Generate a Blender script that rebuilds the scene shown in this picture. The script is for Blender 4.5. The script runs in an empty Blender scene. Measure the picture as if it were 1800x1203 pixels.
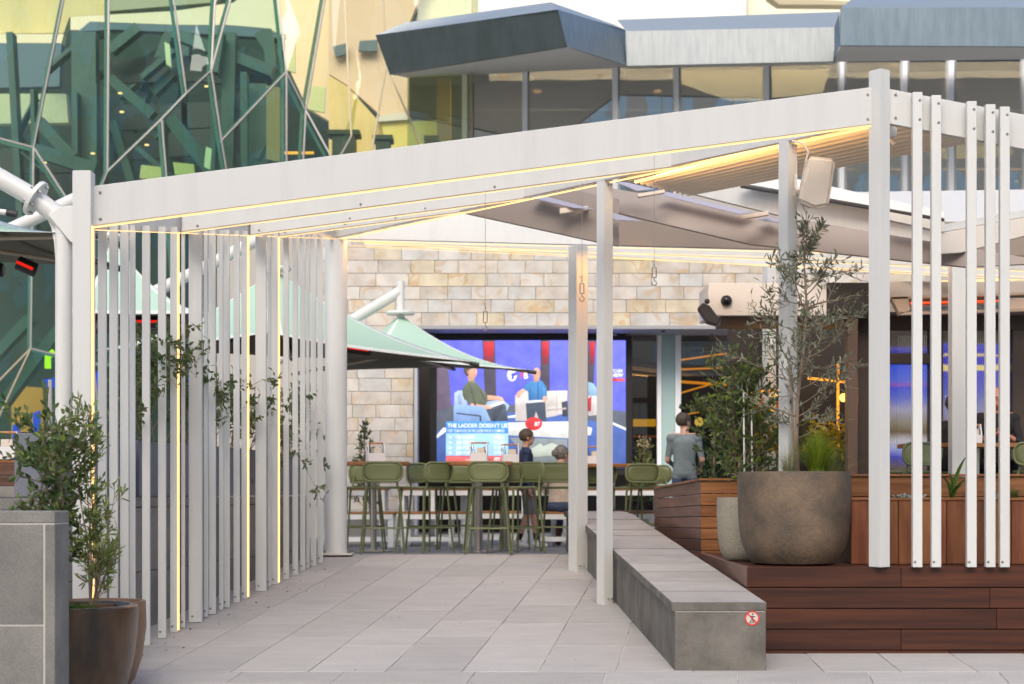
import bpy, bmesh, math, random
import numpy as np
from mathutils import Vector, Matrix
random.seed(7)
R_ = math.radians
S = bpy.context.scene
COL = S.collection

# ------------------------------------------------------------------ camera
FPX = 3000.0          # focal length in photograph pixels (1800 wide)
HOR = 865.0           # row of the true horizon in the photograph
CZ = 0.70             # camera height above the level dining floor
cam_d = bpy.data.cameras.new('camera')
cam_d.sensor_width = 36.0
cam_d.lens = FPX / 1800 * 36
cam_d.shift_y = (HOR - 601.5) / 1800
cam_d.clip_end = 500
cam_d.dof.use_dof = True
cam_d.dof.focus_distance = 13.2
cam_d.dof.aperture_fstop = 2.6
cam = bpy.data.objects.new('camera', cam_d)
COL.objects.link(cam)
cam.location = (0, 0, CZ)
cam.rotation_euler = (R_(90), 0, 0)
S.camera = cam

# ------------------------------------------------------------------ light
SUN_EL, SUN_AZ = 40, 190      # late soft daylight from behind the camera
w = bpy.data.worlds.new('World'); S.world = w; w.use_nodes = True
nt = w.node_tree
sky = nt.nodes.new('ShaderNodeTexSky'); sky.sky_type = 'NISHITA'; sky.sun_disc = False
sky.sun_elevation = R_(SUN_EL); sky.sun_rotation = R_(SUN_AZ)
sky.air_density = 1.0; sky.dust_density = 4.0; sky.ozone_density = 1.0
nt.links.new(sky.outputs[0], nt.nodes['Background'].inputs[0])
nt.nodes['Background'].inputs[1].default_value = 0.15
sl = bpy.data.lights.new('sun', 'SUN'); sl.energy = 0.68; sl.angle = R_(34); sl.color = (1.0, 0.93, 0.83)
so = bpy.data.objects.new('sun', sl); COL.objects.link(so)
so.rotation_euler = (R_(90 - SUN_EL), 0, R_(180 - SUN_AZ + 0))
so.location = (0, -10, 40)
S.view_settings.view_transform = 'Standard'
S.view_settings.look = 'None'
S.view_settings.exposure = 0.74
S.view_settings.gamma = 1
S.view_settings.use_curve_mapping = False
S.render.engine = 'CYCLES'
EM = 0.70             # emission scale that reads as its own colour at this exposure

# ------------------------------------------------------------------ helpers
def W(px, py, Y):
    s = FPX / Y
    return Vector(((px - 900) / s, Y, CZ + (HOR - py) / s))

def gz(Y):
    return -1.4 + 0.0733 * Y if Y < 19.1 else 0.0

def srgb(r, g, b):
    f = lambda c: (c / 255 / 12.92) if c / 255 <= 0.04045 else ((c / 255 + 0.055) / 1.055) ** 2.4
    return (f(r), f(g), f(b), 1)

MATS = {}
def M(name, col, rough=.5, metal=0, col2=None, scale=4, stretch=(1, 1, 1), rnd=0, bump=0, bscale=60,
      lo=.35, hi=.65, spec=.5, speck=0, emit=None, estr=0, trans=0, hue=0):
    if name in MATS: return MATS[name]
    m = bpy.data.materials.new(name); m.use_nodes = True; MATS[name] = m
    n = m.node_tree.nodes; l = m.node_tree.links
    b = n['Principled BSDF']
    b.inputs['Roughness'].default_value = rough
    b.inputs['Metallic'].default_value = metal
    b.inputs['Specular IOR Level'].default_value = spec
    c = tuple(col[:3]) + (1,)
    tc = n.new('ShaderNodeTexCoord'); oi = n.new('ShaderNodeObjectInfo')
    mp = n.new('ShaderNodeMapping'); mp.inputs['Scale'].default_value = stretch
    vm = n.new('ShaderNodeVectorMath'); vm.operation = 'ADD'
    mu = n.new('ShaderNodeVectorMath'); mu.operation = 'SCALE'
    cb = n.new('ShaderNodeCombineXYZ')
    l.new(oi.outputs['Random'], cb.inputs[0]); l.new(oi.outputs['Random'], cb.inputs[1]); l.new(oi.outputs['Random'], cb.inputs[2])
    l.new(cb.outputs[0], mu.inputs[0]); mu.inputs['Scale'].default_value = 37.0
    l.new(tc.outputs['Object'], vm.inputs[0]); l.new(mu.outputs[0], vm.inputs[1])
    l.new(vm.outputs[0], mp.inputs['Vector'])
    last = None
    if col2 is not None:
        nz = n.new('ShaderNodeTexNoise'); nz.inputs['Scale'].default_value = scale; nz.inputs['Detail'].default_value = 7
        nz.inputs['Roughness'].default_value = .6
        l.new(mp.outputs[0], nz.inputs['Vector'])
        rp = n.new('ShaderNodeValToRGB'); rp.color_ramp.elements[0].position = lo; rp.color_ramp.elements[1].position = hi
        rp.color_ramp.elements[0].color = c; rp.color_ramp.elements[1].color = tuple(col2[:3]) + (1,)
        l.new(nz.outputs['Fac'], rp.inputs[0]); last = rp.outputs[0]
    if last is None:
        rgb = n.new('ShaderNodeRGB'); rgb.outputs[0].default_value = c; last = rgb.outputs[0]
    if speck:
        sp = n.new('ShaderNodeTexNoise'); sp.inputs['Scale'].default_value = 160; sp.inputs['Detail'].default_value = 3
        l.new(tc.outputs['Object'], sp.inputs['Vector'])
        mr = n.new('ShaderNodeMapRange'); mr.inputs[1].default_value = .3; mr.inputs[2].default_value = .7
        mr.inputs[3].default_value = 1 - speck; mr.inputs[4].default_value = 1 + speck
        l.new(sp.outputs['Fac'], mr.inputs[0])
        mx = n.new('ShaderNodeVectorMath'); mx.operation = 'SCALE'
        l.new(last, mx.inputs[0]); l.new(mr.outputs[0], mx.inputs['Scale']); last = mx.outputs[0]
    if rnd or hue:
        hs = n.new('ShaderNodeHueSaturation')
        mr2 = n.new('ShaderNodeMapRange'); mr2.inputs[3].default_value = 1 - rnd; mr2.inputs[4].default_value = 1 + rnd
        l.new(oi.outputs['Random'], mr2.inputs[0]); l.new(mr2.outputs[0], hs.inputs['Value'])
        if hue:
            m3 = n.new('ShaderNodeMath'); m3.operation = 'MULTIPLY'; m3.inputs[1].default_value = 7.31
            m4 = n.new('ShaderNodeMath'); m4.operation = 'FRACT'
            m5 = n.new('ShaderNodeMapRange'); m5.inputs[3].default_value = .5 - hue; m5.inputs[4].default_value = .5 + hue
            l.new(oi.outputs['Random'], m3.inputs[0]); l.new(m3.outputs[0], m4.inputs[0]); l.new(m4.outputs[0], m5.inputs[0])
            l.new(m5.outputs[0], hs.inputs['Hue'])
        l.new(last, hs.inputs['Color']); last = hs.outputs[0]
    l.new(last, b.inputs['Base Color'])
    if bump:
        bz = n.new('ShaderNodeTexNoise'); bz.inputs['Scale'].default_value = bscale; bz.inputs['Detail'].default_value = 5
        l.new(mp.outputs[0], bz.inputs['Vector'])
        bp = n.new('ShaderNodeBump'); bp.inputs['Strength'].default_value = bump; bp.inputs['Distance'].default_value = .01
        l.new(bz.outputs['Fac'], bp.inputs['Height']); l.new(bp.outputs[0], b.inputs['Normal'])
    if emit is not None:
        b.inputs['Emission Color'].default_value = tuple(emit[:3]) + (1,)
        b.inputs['Emission Strength'].default_value = estr
    if trans:
        tr = n.new('ShaderNodeBsdfTranslucent'); ms = n.new('ShaderNodeMixShader'); ms.inputs[0].default_value = trans
        l.new(last, tr.inputs[0])
        l.new(b.outputs[0], ms.inputs[1]); l.new(tr.outputs[0], ms.inputs[2])
        l.new(ms.outputs[0], n['Material Output'].inputs[0])
    return m

def EMI(name, col, k=1.0, mottle=0):
    if name in MATS: return MATS[name]
    m = bpy.data.materials.new(name); m.use_nodes = True; MATS[name] = m
    n = m.node_tree.nodes; l = m.node_tree.links
    e = n.new('ShaderNodeEmission'); e.inputs[0].default_value = tuple(col[:3]) + (1,); e.inputs[1].default_value = k * EM
    if mottle:       # broadcast footage is never one flat colour
        tc = n.new('ShaderNodeTexCoord'); nz = n.new('ShaderNodeTexNoise'); nz.inputs['Scale'].default_value = 5.5; nz.inputs['Detail'].default_value = 4
        l.new(tc.outputs['Object'], nz.inputs['Vector'])
        sx = n.new('ShaderNodeSeparateXYZ'); l.new(tc.outputs['Generated'], sx.inputs[0])
        a = n.new('ShaderNodeMapRange'); a.inputs[1].default_value = .3; a.inputs[2].default_value = .7; a.inputs[3].default_value = 1 - mottle; a.inputs[4].default_value = 1 + mottle
        l.new(nz.outputs['Fac'], a.inputs[0])
        g = n.new('ShaderNodeMapRange'); g.inputs[3].default_value = .74; g.inputs[4].default_value = 1.10; l.new(sx.outputs['Z'], g.inputs[0])
        h = n.new('ShaderNodeMapRange'); h.inputs[3].default_value = .92; h.inputs[4].default_value = 1.08; l.new(sx.outputs['X'], h.inputs[0])
        p = n.new('ShaderNodeMath'); p.operation = 'MULTIPLY'; l.new(a.outputs[0], p.inputs[0]); l.new(g.outputs[0], p.inputs[1])
        p2 = n.new('ShaderNodeMath'); p2.operation = 'MULTIPLY'; l.new(p.outputs[0], p2.inputs[0]); l.new(h.outputs[0], p2.inputs[1])
        p3 = n.new('ShaderNodeMath'); p3.operation = 'MULTIPLY'; p3.inputs[1].default_value = k * EM; l.new(p2.outputs[0], p3.inputs[0])
        l.new(p3.outputs[0], e.inputs[1])
    l.new(e.outputs[0], n['Material Output'].inputs[0])
    return m

def GLASS(name, tint, refl=.12, rough=.01, gcol=(1, 1, 1), wav=0):
    if name in MATS: return MATS[name]
    m = bpy.data.materials.new(name); m.use_nodes = True; MATS[name] = m
    n = m.node_tree.nodes; l = m.node_tree.links
    t = n.new('ShaderNodeBsdfTransparent'); t.inputs[0].default_value = tuple(tint) + (1,)
    g = n.new('ShaderNodeBsdfGlossy'); g.inputs['Roughness'].default_value = rough; g.inputs[0].default_value = tuple(gcol) + (1,)
    fr = n.new('ShaderNodeLayerWeight'); fr.inputs[0].default_value = .25
    mr = n.new('ShaderNodeMapRange'); mr.inputs[3].default_value = refl; mr.inputs[4].default_value = min(1, refl + .6)
    l.new(fr.outputs['Fresnel'], mr.inputs[0])
    if wav:
        tc = n.new('ShaderNodeTexCoord'); nz = n.new('ShaderNodeTexNoise'); nz.inputs['Scale'].default_value = 1.3
        l.new(tc.outputs['Object'], nz.inputs['Vector'])
        bp = n.new('ShaderNodeBump'); bp.inputs['Strength'].default_value = wav; bp.inputs['Distance'].default_value = .05
        l.new(nz.outputs['Fac'], bp.inputs['Height']); l.new(bp.outputs[0], g.inputs['Normal'])
    ms = n.new('ShaderNodeMixShader')
    l.new(mr.outputs[0], ms.inputs[0]); l.new(t.outputs[0], ms.inputs[1]); l.new(g.outputs[0], ms.inputs[2])
    l.new(ms.outputs[0], n['Material Output'].inputs[0])
    return m

class MB:
    """collects shapes; build() links them as one mesh object"""
    def __init__(self): self.v = []; self.f = []; self.m = []
    def add(self, vs, fs, mi=0):
        o = len(self.v)
        self.v += [Vector(p) for p in vs]
        self.f += [[i + o for i in f] for f in fs]
        self.m += [mi] * len(fs)
        return self
    def hexa(self, b, t, mi=0):
        return self.add(list(b) + list(t), [(3, 2, 1, 0), (4, 5, 6, 7), (0, 1, 5, 4), (1, 2, 6, 5), (2, 3, 7, 6), (3, 0, 4, 7)], mi)
    def box(self, c, d, rz=0, mi=0, rot=None):
        c = Vector(c); h = Vector(d) / 2
        Rm = rot if rot is not None else Matrix.Rotation(rz, 3, 'Z')
        p = lambda x, y, z: c + Rm @ Vector((x * h.x, y * h.y, z * h.z))
        return self.hexa([p(-1, -1, -1), p(1, -1, -1), p(1, 1, -1), p(-1, 1, -1)], [p(-1, -1, 1), p(1, -1, 1), p(1, 1, 1), p(-1, 1, 1)], mi)
    def bar(self, p, q, wd, ht, up=(0, 0, 1), mi=0):
        p = Vector(p); q = Vector(q); d = (q - p).normalized(); up = Vector(up)
        if abs(d.dot(up)) > .99: up = Vector((0, 1, 0))
        s = d.cross(up).normalized() * wd / 2; u = s.cross(d).normalized() * ht / 2
        return self.hexa([p - s - u, p + s - u, p + s + u, p - s + u], [q - s - u, q + s - u, q + s + u, q - s + u], mi)
    def prism(self, pts, off, mi=0):
        pts = [Vector(p) for p in pts]; off = Vector(off); n = len(pts)
        nrm = Vector((0, 0, 0))
        for i in range(n): nrm += (pts[i] - pts[0]).cross(pts[(i + 1) % n] - pts[0])
        if nrm.dot(off) > 0: pts = pts[::-1]
        fs = [tuple(range(n)), tuple(range(2 * n - 1, n - 1, -1))]
        for i in range(n): j = (i + 1) % n; fs.append((j, i, n + i, n + j))
        return self.add(pts + [p + off for p in pts], fs, mi)
    def tube(self, pts, r, n=8, mi=0, cap=True):
        pts = [Vector(p) for p in pts]; k = len(pts)
        rs = r if isinstance(r, (list, tuple)) else [r] * k
        vs = []; fs = []; ref = None
        for i, p in enumerate(pts):
            d = (pts[min(i + 1, k - 1)] - pts[max(i - 1, 0)])
            if d.length < 1e-9: d = Vector((0, 0, 1))
            d.normalize()
            if ref is None: ref = Vector((1, 0, 0)) if abs(d.x) < .8 else Vector((0, 1, 0))
            a = (ref - d * ref.dot(d)).normalized(); b = d.cross(a); ref = a
            for j in range(n):
                t = 2 * math.pi * j / n
                vs.append(p + (a * math.cos(t) + b * math.sin(t)) * rs[i])
        for i in range(k - 1):
            for j in range(n):
                j2 = (j + 1) % n
                fs.append((i * n + j, i * n + j2, (i + 1) * n + j2, (i + 1) * n + j))
        if cap: fs.append(tuple(range(n - 1, -1, -1))); fs.append(tuple(range((k - 1) * n, k * n)))
        return self.add(vs, fs, mi)
    def lathe(self, prof, c, n=32, mi=0):
        c = Vector(c); vs = []; fs = []; k = len(prof)
        for (r, z) in prof:
            for j in range(n):
                t = 2 * math.pi * j / n
                vs.append(c + Vector((r * math.cos(t), r * math.sin(t), z)))
        for i in range(k - 1):
            for j in range(n):
                j2 = (j + 1) % n
                fs.append((i * n + j, i * n + j2, (i + 1) * n + j2, (i + 1) * n + j))
        fs.append(tuple(range(n - 1, -1, -1))); fs.append(tuple(range((k - 1) * n, k * n)))
        return self.add(vs, fs, mi)
    def ell(self, c, r, n=16, k=10, rot=None, mi=0):
        c = Vector(c); r = Vector(r) if hasattr(r, '__len__') else Vector((r, r, r))
        Rm = rot if rot is not None else Matrix.Identity(3)
        vs = []; fs = []
        for i in range(1, k):
            a = math.pi * i / k
            for j in range(n):
                t = 2 * math.pi * j / n
                vs.append(c + Rm @ Vector((r.x * math.sin(a) * math.cos(t), r.y * math.sin(a) * math.sin(t), r.z * math.cos(a))))
        vs.append(c + Rm @ Vector((0, 0, r.z))); vs.append(c + Rm @ Vector((0, 0, -r.z)))
        T = len(vs) - 2; B = T + 1
        for j in range(n):
            j2 = (j + 1) % n
            fs.append((T, j, j2)); fs.append((B, (k - 2) * n + j2, (k - 2) * n + j))
            for i in range(k - 2):
                fs.append((i * n + j, (i + 1) * n + j, (i + 1) * n + j2, i * n + j2))
        return self.add(vs, fs, mi)
    def build(self, name, mats, parent=None, smooth=False, bevel=0, seg=1):
        if not isinstance(mats, (list, tuple)): mats = [mats]
        off = parent_loc(parent)
        me = bpy.data.meshes.new(name)
        me.from_pydata([tuple(p - off) for p in self.v], [], self.f)
        for i, mi in enumerate(self.m):
            if mi: me.polygons[i].material_index = mi
        for mm in mats: me.materials.append(mm)
        if bevel:
            bm = bmesh.new(); bm.from_mesh(me)
            es = [e for e in bm.edges if len(e.link_faces) == 2 and e.calc_face_angle(0) > .5]
            bmesh.ops.bevel(bm, geom=es, offset=bevel, segments=seg, affect='EDGES', clamp_overlap=True)
            bm.to_mesh(me); bm.free()
        if smooth:
            for p in me.polygons: p.use_smooth = True
            me.set_sharp_from_angle(angle=R_(38))
        me.update()
        o = bpy.data.objects.new(name, me); COL.objects.link(o)
        if parent is not None: o.parent = parent
        return o

def parent_loc(p):
    v = Vector((0, 0, 0))
    while p is not None: v += Vector(p.location); p = p.parent
    return v

def tag(o, label=None, cat=None, group=None, kind=None):
    if label: o['label'] = label
    if cat: o['category'] = cat
    if group: o['group'] = group
    if kind: o['kind'] = kind
    return o

def thing(name, label, cat, loc=(0, 0, 0), group=None):
    o = bpy.data.objects.new(name, None); COL.objects.link(o)
    o.location = loc; o.empty_display_size = .1
    return tag(o, label, cat, group)

def copy_tree(o, parent=None):
    c = o.copy(); COL.objects.link(c); c.parent = parent
    for ch in list(o.children): copy_tree(ch, c)
    return c

def dup(o, parent, loc):          # share mesh data of a small piece
    c = o.copy(); COL.objects.link(c); c.parent = parent; c.location = Vector(loc) - parent_loc(parent)
    return c

def strip_fill_lamp(p, q, d, power, parent, col=(1.0, .50, .14), wd=.02):
    """an added area light for strips and interior fill, running from p to q, shining along d"""
    p = Vector(p); q = Vector(q); l_ = bpy.data.lights.new('strip_fill_lamp', 'AREA'); l_.shape = 'RECTANGLE'; l_.size = (q - p).length; l_.size_y = wd
    l_.energy = power; l_.color = col
    o = bpy.data.objects.new('strip_fill_lamp', l_); COL.objects.link(o)
    x = (q - p).normalized(); z = -(Vector(d) - x * Vector(d).dot(x)).normalized(); y = z.cross(x)
    o.matrix_world = Matrix.Translation((p + q) / 2 - parent_loc(parent)) @ Matrix((x, y, z)).transposed().to_4x4()
    o.parent = parent
    return o

def slab(name, quad, th, mat, parent=None, bevel=0):
    """polygon given as (px, py, depth) corners, with real thickness going away from the viewer"""
    A_ = np.array([[1, q[0] / 1000, q[1] / 1000] for q in quad]); y_ = np.array([1 / q[2] for q in quad])
    if np.ptp(y_) > 1e-9:        # settle the corners onto one plane
        co = np.linalg.lstsq(A_, y_, rcond=None)[0]; yy = 1 / (A_ @ co)
        quad = [(q[0], q[1], float(v)) for q, v in zip(quad, yy)]
    b = MB().prism([W(*q) for q in quad], (0, th, 0))
    return b.build(name, mat, parent, bevel=bevel)

# ------------------------------------------------------------------ materials
white = M('white_powdercoat', (.625, .63, .612), .42, col2=(.58, .585, .568), scale=1.6, stretch=(5, 5, .45), lo=.45, hi=.75, rnd=.03, bump=.02, bscale=300)
white2 = M('white_steel', (.68, .685, .665), .35, col2=(.63, .635, .615), scale=1.6, stretch=(4, 4, .5), lo=.45, hi=.75)
taupe = M('shaded_white_paint', (.27, .235, .215), .45, col2=(.31, .27, .245), scale=.8)  # white beams in shade, with the shade put into the colour
led = EMI('warm_light_strip', (1.0, .54, .20), 2.2)
led2 = EMI('warm_light_strip_soft', (1.0, .57, .25), 1.8)
steel = M('brushed_steel', (.62, .58, .53), .3, 1.0, col2=(.5, .46, .42), scale=30, stretch=(1, 1, .05))
dark_metal = M('dark_metal', (.03, .03, .032), .5)
black = M('black_paint', (.012, .012, .013), .45)
screwm = M('screw_steel', (.35, .34, .33), .35, 1.0)
blue_stone = M('bluestone_paver', (.40, .385, .37), .72, col2=(.455, .435, .415), scale=2.6, stretch=(1, 2.2, 1), rnd=.09, bump=.25, bscale=90, speck=.20)
joint = M('paving_joint', (.20, .19, .18), .9, col2=(.60, .58, .54), scale=1.6, lo=.44, hi=.56)
floor_dark = M('dining_floor_slate', (.20, .21, .24), .55, col2=(.26, .27, .30), scale=1.5, bump=.05)
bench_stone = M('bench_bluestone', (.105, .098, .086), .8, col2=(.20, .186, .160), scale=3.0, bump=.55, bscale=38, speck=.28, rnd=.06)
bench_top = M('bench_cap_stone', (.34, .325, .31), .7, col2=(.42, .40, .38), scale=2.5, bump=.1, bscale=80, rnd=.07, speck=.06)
wall_stone = M('grey_wall_stone', (.17, .165, .155), .8, col2=(.25, .24, .22), scale=2.6, bump=.45, bscale=42, speck=.22, rnd=.10)
mortar = M('pale_mortar', (.50, .48, .44), .9)
deck_wood = M('dark_decking', (.036, .0095, .004), .40, col2=(.088, .026, .010), scale=2.2, stretch=(.35, 4, 9), rnd=.16, bump=.06, bscale=30)
cedar = M('oiled_timber', (.15, .050, .018), .45, col2=(.33, .135, .050), scale=2.4, stretch=(4, 4, .5), rnd=.30, hue=.010, bump=.05, bscale=30)
cedar_h = M('oiled_timber_board', (.20, .075, .026), .42, col2=(.38, .165, .060), scale=2.4, stretch=(.6, 2, 8), rnd=.18, bump=.05, bscale=30)
wood_top = M('table_timber', (.27, .105, .034), .4, col2=(.38, .17, .06), scale=3, stretch=(.6, 6, 6), rnd=.1)
pot_brown = M('fired_clay', (.058, .050, .040), .6, col2=(.185, .128, .082), scale=3.4, bump=.7, bscale=30, speck=.24, lo=.3, hi=.68)
pot_gloss = M('glazed_clay', (.018, .013, .009), .25, col2=(.085, .044, .020), scale=3.0, stretch=(1.4, 1.4, .5), bump=.08, bscale=28, lo=.32, hi=.66)
pot_speck = M('speckled_concrete', (.33, .30, .23), .8, col2=(.16, .14, .11), scale=150, lo=.52, hi=.60, bump=.15, bscale=90)
soil = M('potting_soil', (.035, .024, .016), .95, col2=(.06, .04, .025), scale=20, bump=.8, bscale=30)
green_metal = M('olive_green_powdercoat', (.150, .172, .078), .45, rnd=.15)
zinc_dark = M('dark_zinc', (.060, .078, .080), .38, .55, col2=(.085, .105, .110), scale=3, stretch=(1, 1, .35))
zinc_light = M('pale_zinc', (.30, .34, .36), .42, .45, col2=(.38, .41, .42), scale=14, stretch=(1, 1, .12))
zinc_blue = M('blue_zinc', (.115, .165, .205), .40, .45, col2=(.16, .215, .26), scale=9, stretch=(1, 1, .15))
cap_zinc = M('cap_zinc', (.30, .36, .42), .40, .4)
soffit = M('soffit_board', (.66, .68, .68), .7)
cream_surface = M('sunlit_render', (.86, .84, .74), .8, col2=(.82, .79, .68), scale=.4)
mull = M('pale_aluminium', (.86, .89, .92), .45)
mull_d = M('bronze_mullion', (.34, .33, .33), .35, .6)
green_steel = M('green_painted_steel', (.030, .082, .066), .45, col2=(.050, .115, .095), scale=1.5)
skin = M('skin', (.50, .28, .20), .55)
skin2 = M('tanned_skin', (.52, .22, .14), .5)
mint = M('mint_canvas', (.46, .66, .54), .7, trans=.12)
under = M('canopy_shade', (.125, .125, .095), .9)  # shaded underside of the canopy, its darkness put into the colour
mint_w = M('canvas_seam_band', (.74, .80, .76), .7, trans=.10)
# ================================================================== the ground
def ground():
    b = MB(); ys = [-90, -8, 19.1, 140]; zs = [gz(-8) - .004, gz(-8) - .004, -.006, -.006]
    vs = []; fs = []
    for y, z in zip(ys, zs): vs += [(-120, y, z), (120, y, z)]
    for i in range(3): fs.append((2 * i, 2 * i + 1, 2 * i + 3, 2 * i + 2))
    o = b.add(vs, fs).build('ground', joint); tag(o, kind='structure')
    b = MB()
    b.hexa([(-7, 19.105, -.005), (14, 19.105, -.005), (14, 30, -.005), (-7, 30, -.005)], [(-7, 19.105, 0), (14, 19.105, 0), (14, 30, 0), (-7, 30, 0)])
    tag(b.build('dining_floor', floor_dark), kind='structure')
    root = bpy.data.objects.new('paving', None); COL.objects.link(root); tag(root, kind='structure')
    kx = .12; kz = .0733; g = .007
    def paver(x0, x1, y0, y1, sk):
        z = random.uniform(-.0012, .0012)
        def p(x, y, dz): return Vector((x + sk * (y - 11.75), y, gz(y) + dz + z))
        c = [(x0 + g / 2, y0 + g / 2), (x1 - g / 2, y0 + g / 2), (x1 - g / 2, y1 - g / 2), (x0 + g / 2, y1 - g / 2)]
        cen = p((x0 + x1) / 2, (y0 + y1) / 2, 0)
        o = MB().hexa([p(x, y, -.04) - cen for x, y in c], [p(x, y, 0) - cen for x, y in c]).build('paver', blue_stone, None, bevel=.003)
        o.parent = root; o.location = cen
    n = 0
    for k in range(-9, 2):
        x0 = .714 + .53 * k; x1 = x0 + .53
        y = 11.75
        while y < 19.05:
            L = random.choice([.45, .8, 1.1, 1.1, 1.5])
            if k < -3: L = random.choice([.8, 1.1, 1.5])
            y1 = min(y + L, 19.1)
            if 19.1 - y1 < .3: y1 = 19.1
            xm = x0 + kx * (y1 - 11.75)
            xl = -3.1 + .1284 * (y1 - 11.6)
            xr = 1.13 - .0603 * (y - 11.8)
            if xm + .53 > xl - .1 and x0 + kx * (y - 11.75) < xr + .15:
                paver(x0, x1, y, y1, kx); n += 1
            y = y1
    y = 11.75; row = 0
    while y > 9.4:
        y0 = y - [.42, .55, .42, .55, .42, .42][row % 6]
        x = -3.6 + .37 * (row % 3)
        while x < 4.6:
            L = random.choice([.7, .9, 1.05]); paver(x, x + L, y0, y, .12); x += L
        y = y0; row += 1
    # beyond the bench, in front of the deck
    x = 1.62
    while x < 4.8:
        paver(x, x + .53, 11.75, 12.6, .0); x += .53
ground()

# ================================================================== pergola
PL = Vector((-2.91, 11.6, 2.50)); PR = Vector((2.69, 12.5, 3.40)); PC = Vector((-1.96, 19.0, 3.52))
def lerp(a, b, t): return a + (b - a) * t
pergola = thing('pergola', 'white steel pergola with slatted screens, deep beams and warm light strips', 'pergola', (0, 15, 0))
_scr = None
def screw(p, parent, r=.010):
    global _scr
    if _scr is None:
        b = MB(); b.tube([(0, 0, 0), (0, -.004, 0), (0, -.007, 0)], [r, r * .95, r * .5], 8)
        _scr = b.build('screw', screwm, parent); _scr.location = Vector(p) - parent_loc(parent)
        me = _scr.data
        for v in me.vertices: v.co += parent_loc(parent)
        return _scr
    c = _scr.copy(); COL.objects.link(c); c.parent = parent; c.location = Vector(p) - parent_loc(parent); return c

def beam(p, q, h, th, name='beam', mat=None, inward=1):
    """vertical board: p,q are the lower front corners"""
    d = q - p; nrm = Vector((-d.y, d.x, 0)).normalized() * inward
    b = MB().hexa([p, q, q + nrm * th, p + nrm * th], [p + Vector((0, 0, h)), q + Vector((0, 0, h)), q + nrm * th + Vector((0, 0, h)), p + nrm * th + Vector((0, 0, h))])
    return b.build(name, mat or white, pergola, bevel=.004)
def strip(p, q, wd=.010, m=None, parent=None, name='light_strip'):
    return MB().bar(p, q, wd, wd).build(name, m or led, parent or pergola)

RCd = (PC - PR); RCa = math.atan2(RCd.y, RCd.x)
LCd = (PC - PL); LCa = math.atan2(LCd.y, LCd.x)
LRd = (PR - PL).normalized()
def post(c, sx, sy, z0, z1, rz, name='post', mat=None):
    return MB().box((c[0], c[1], (z0 + z1) / 2), (sx, sy, z1 - z0), rz).build(name, mat or white, pergola, bevel=.004, seg=2)
# beams parallel to the front one, between the left edge and the right edge
for t in (0, .28, .543, .678):
    a = lerp(PL, PC, t); q = lerp(PR, PC, t)
    if t == 0: a = a + LRd * .06; q = q - LRd * .05
    dn = Vector((0, 0, 0))
    beam(a, q, .272 if t == 0 else .25, .05)
    strip(a + Vector((0, .010, -.009)), q + Vector((0, .010, -.009)), .010 if t == 0 else .007, led if t == 0 else led2)
    if t:
        for f in (.03, .35, .62): screw(lerp(a, q, f) + Vector((0, -.001, .03)), pergola, .008)
    else:
        for pz in (.04, .22): screw(a + LRd * .05 + Vector((0, -.001, pz)), pergola); screw(q - LRd * .04 + Vector((0, -.001, pz)), pergola)
# edge beams
beam(PC, PR, .24, .05, 'edge_beam', inward=-1)
beam(PL + Vector((-.03, .06, 0)), PC, .20, .05, 'edge_beam', inward=1)
ro = Vector((.02, .02, -.010))
strip(PR + ro + RCd.normalized() * .08, PC + ro, .011, led)
strip_fill_lamp(PR + ro + RCd.normalized() * .3 + Vector((.06, .03, -.02)), PR + RCd * .42 + ro + Vector((.06, .03, -.02)), (.75, .55, .28), 7, pergola)
strip(PL + Vector((.05, .1, -.004)), PC + Vector((0, 0, -.004)), .006, led2)
# front posts, side posts
post((PL.x, PL.y), .125, .125, gz(PL.y) - .03, 2.875, 0)
post((PR.x, PR.y), .115, .105, .15, 3.785, RCa)
strip((PL.x + .069, PL.y - .040, 2.50), (PL.x + .071, PL.y - .040, -.5), .016, led)
def on_line(px, A, B):
    k = (px - 900) / FPX; d = B - A
    t = (k * A.y - A.x) / (d.x - k * d.y)
    return lerp(A, B, t), t
for px in (1063, 1385):
    p, t = on_line(px, PR, PC)
    z0 = gz(p.y) - .03 if px < 1200 else .15
    post((p.x, p.y), .105, .105, z0, p.z + (.0 if px < 1200 else .03), RCa)
    screw((p.x + .03, p.y - .062, p.z - .035), pergola); screw((p.x + .055, p.y - .045, p.z - .035), pergola)
    if px < 1200: screw((p.x + .03, p.y - .064, z0 + .08), pergola); screw((p.x + .06, p.y - .044, z0 + .08), pergola)
# slatted screen on the left
slats = [(180, 15), (200, 15), (219, 15), (233, 10), (257, 14), (285, 14), (306, 13, 'p'), (320, 6), (344, 23), (360, 7), (373, 13), (387, 7),
         (398, 12), (416, 11), (430, 11, 'p'), (459, 19), (472, 6), (483, 13, 'p'), (503, 10), (519, 10), (531, 9), (540, 6), (551, 10), (563, 10)]
_slat_mesh = {}
for sdef in slats:
    px, wpx = sdef[0], sdef[1]
    p, t = on_line(px, PL, PC)
    wd = max(.02, (wpx - .4) / (FPX / p.y)); dp = .03 if wd < .08 else .06
    back = 0
    if wpx <= 9: wd = wpx / (FPX / p.y); dp = .03; p = p + Vector((0, .05, 0))
    z0 = gz(p.y) + .002; z1 = lerp(PL, PC, t).z + .03
    MB().box((p.x, p.y, (z0 + z1) / 2), (wd, dp, z1 - z0), 0).build('slat' if len(sdef) == 2 else 'post', white, pergola, bevel=.003)
    screw((p.x - wd * .2, p.y - dp / 2, z0 + .05), pergola, .007)
    if len(sdef) > 2:
        strip((p.x + wd / 2 + .008, p.y - dp / 2 + .004, z0 + .02), (p.x + wd / 2 + .008, p.y - dp / 2 + .004, z1 - .04), .014, led)
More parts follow.
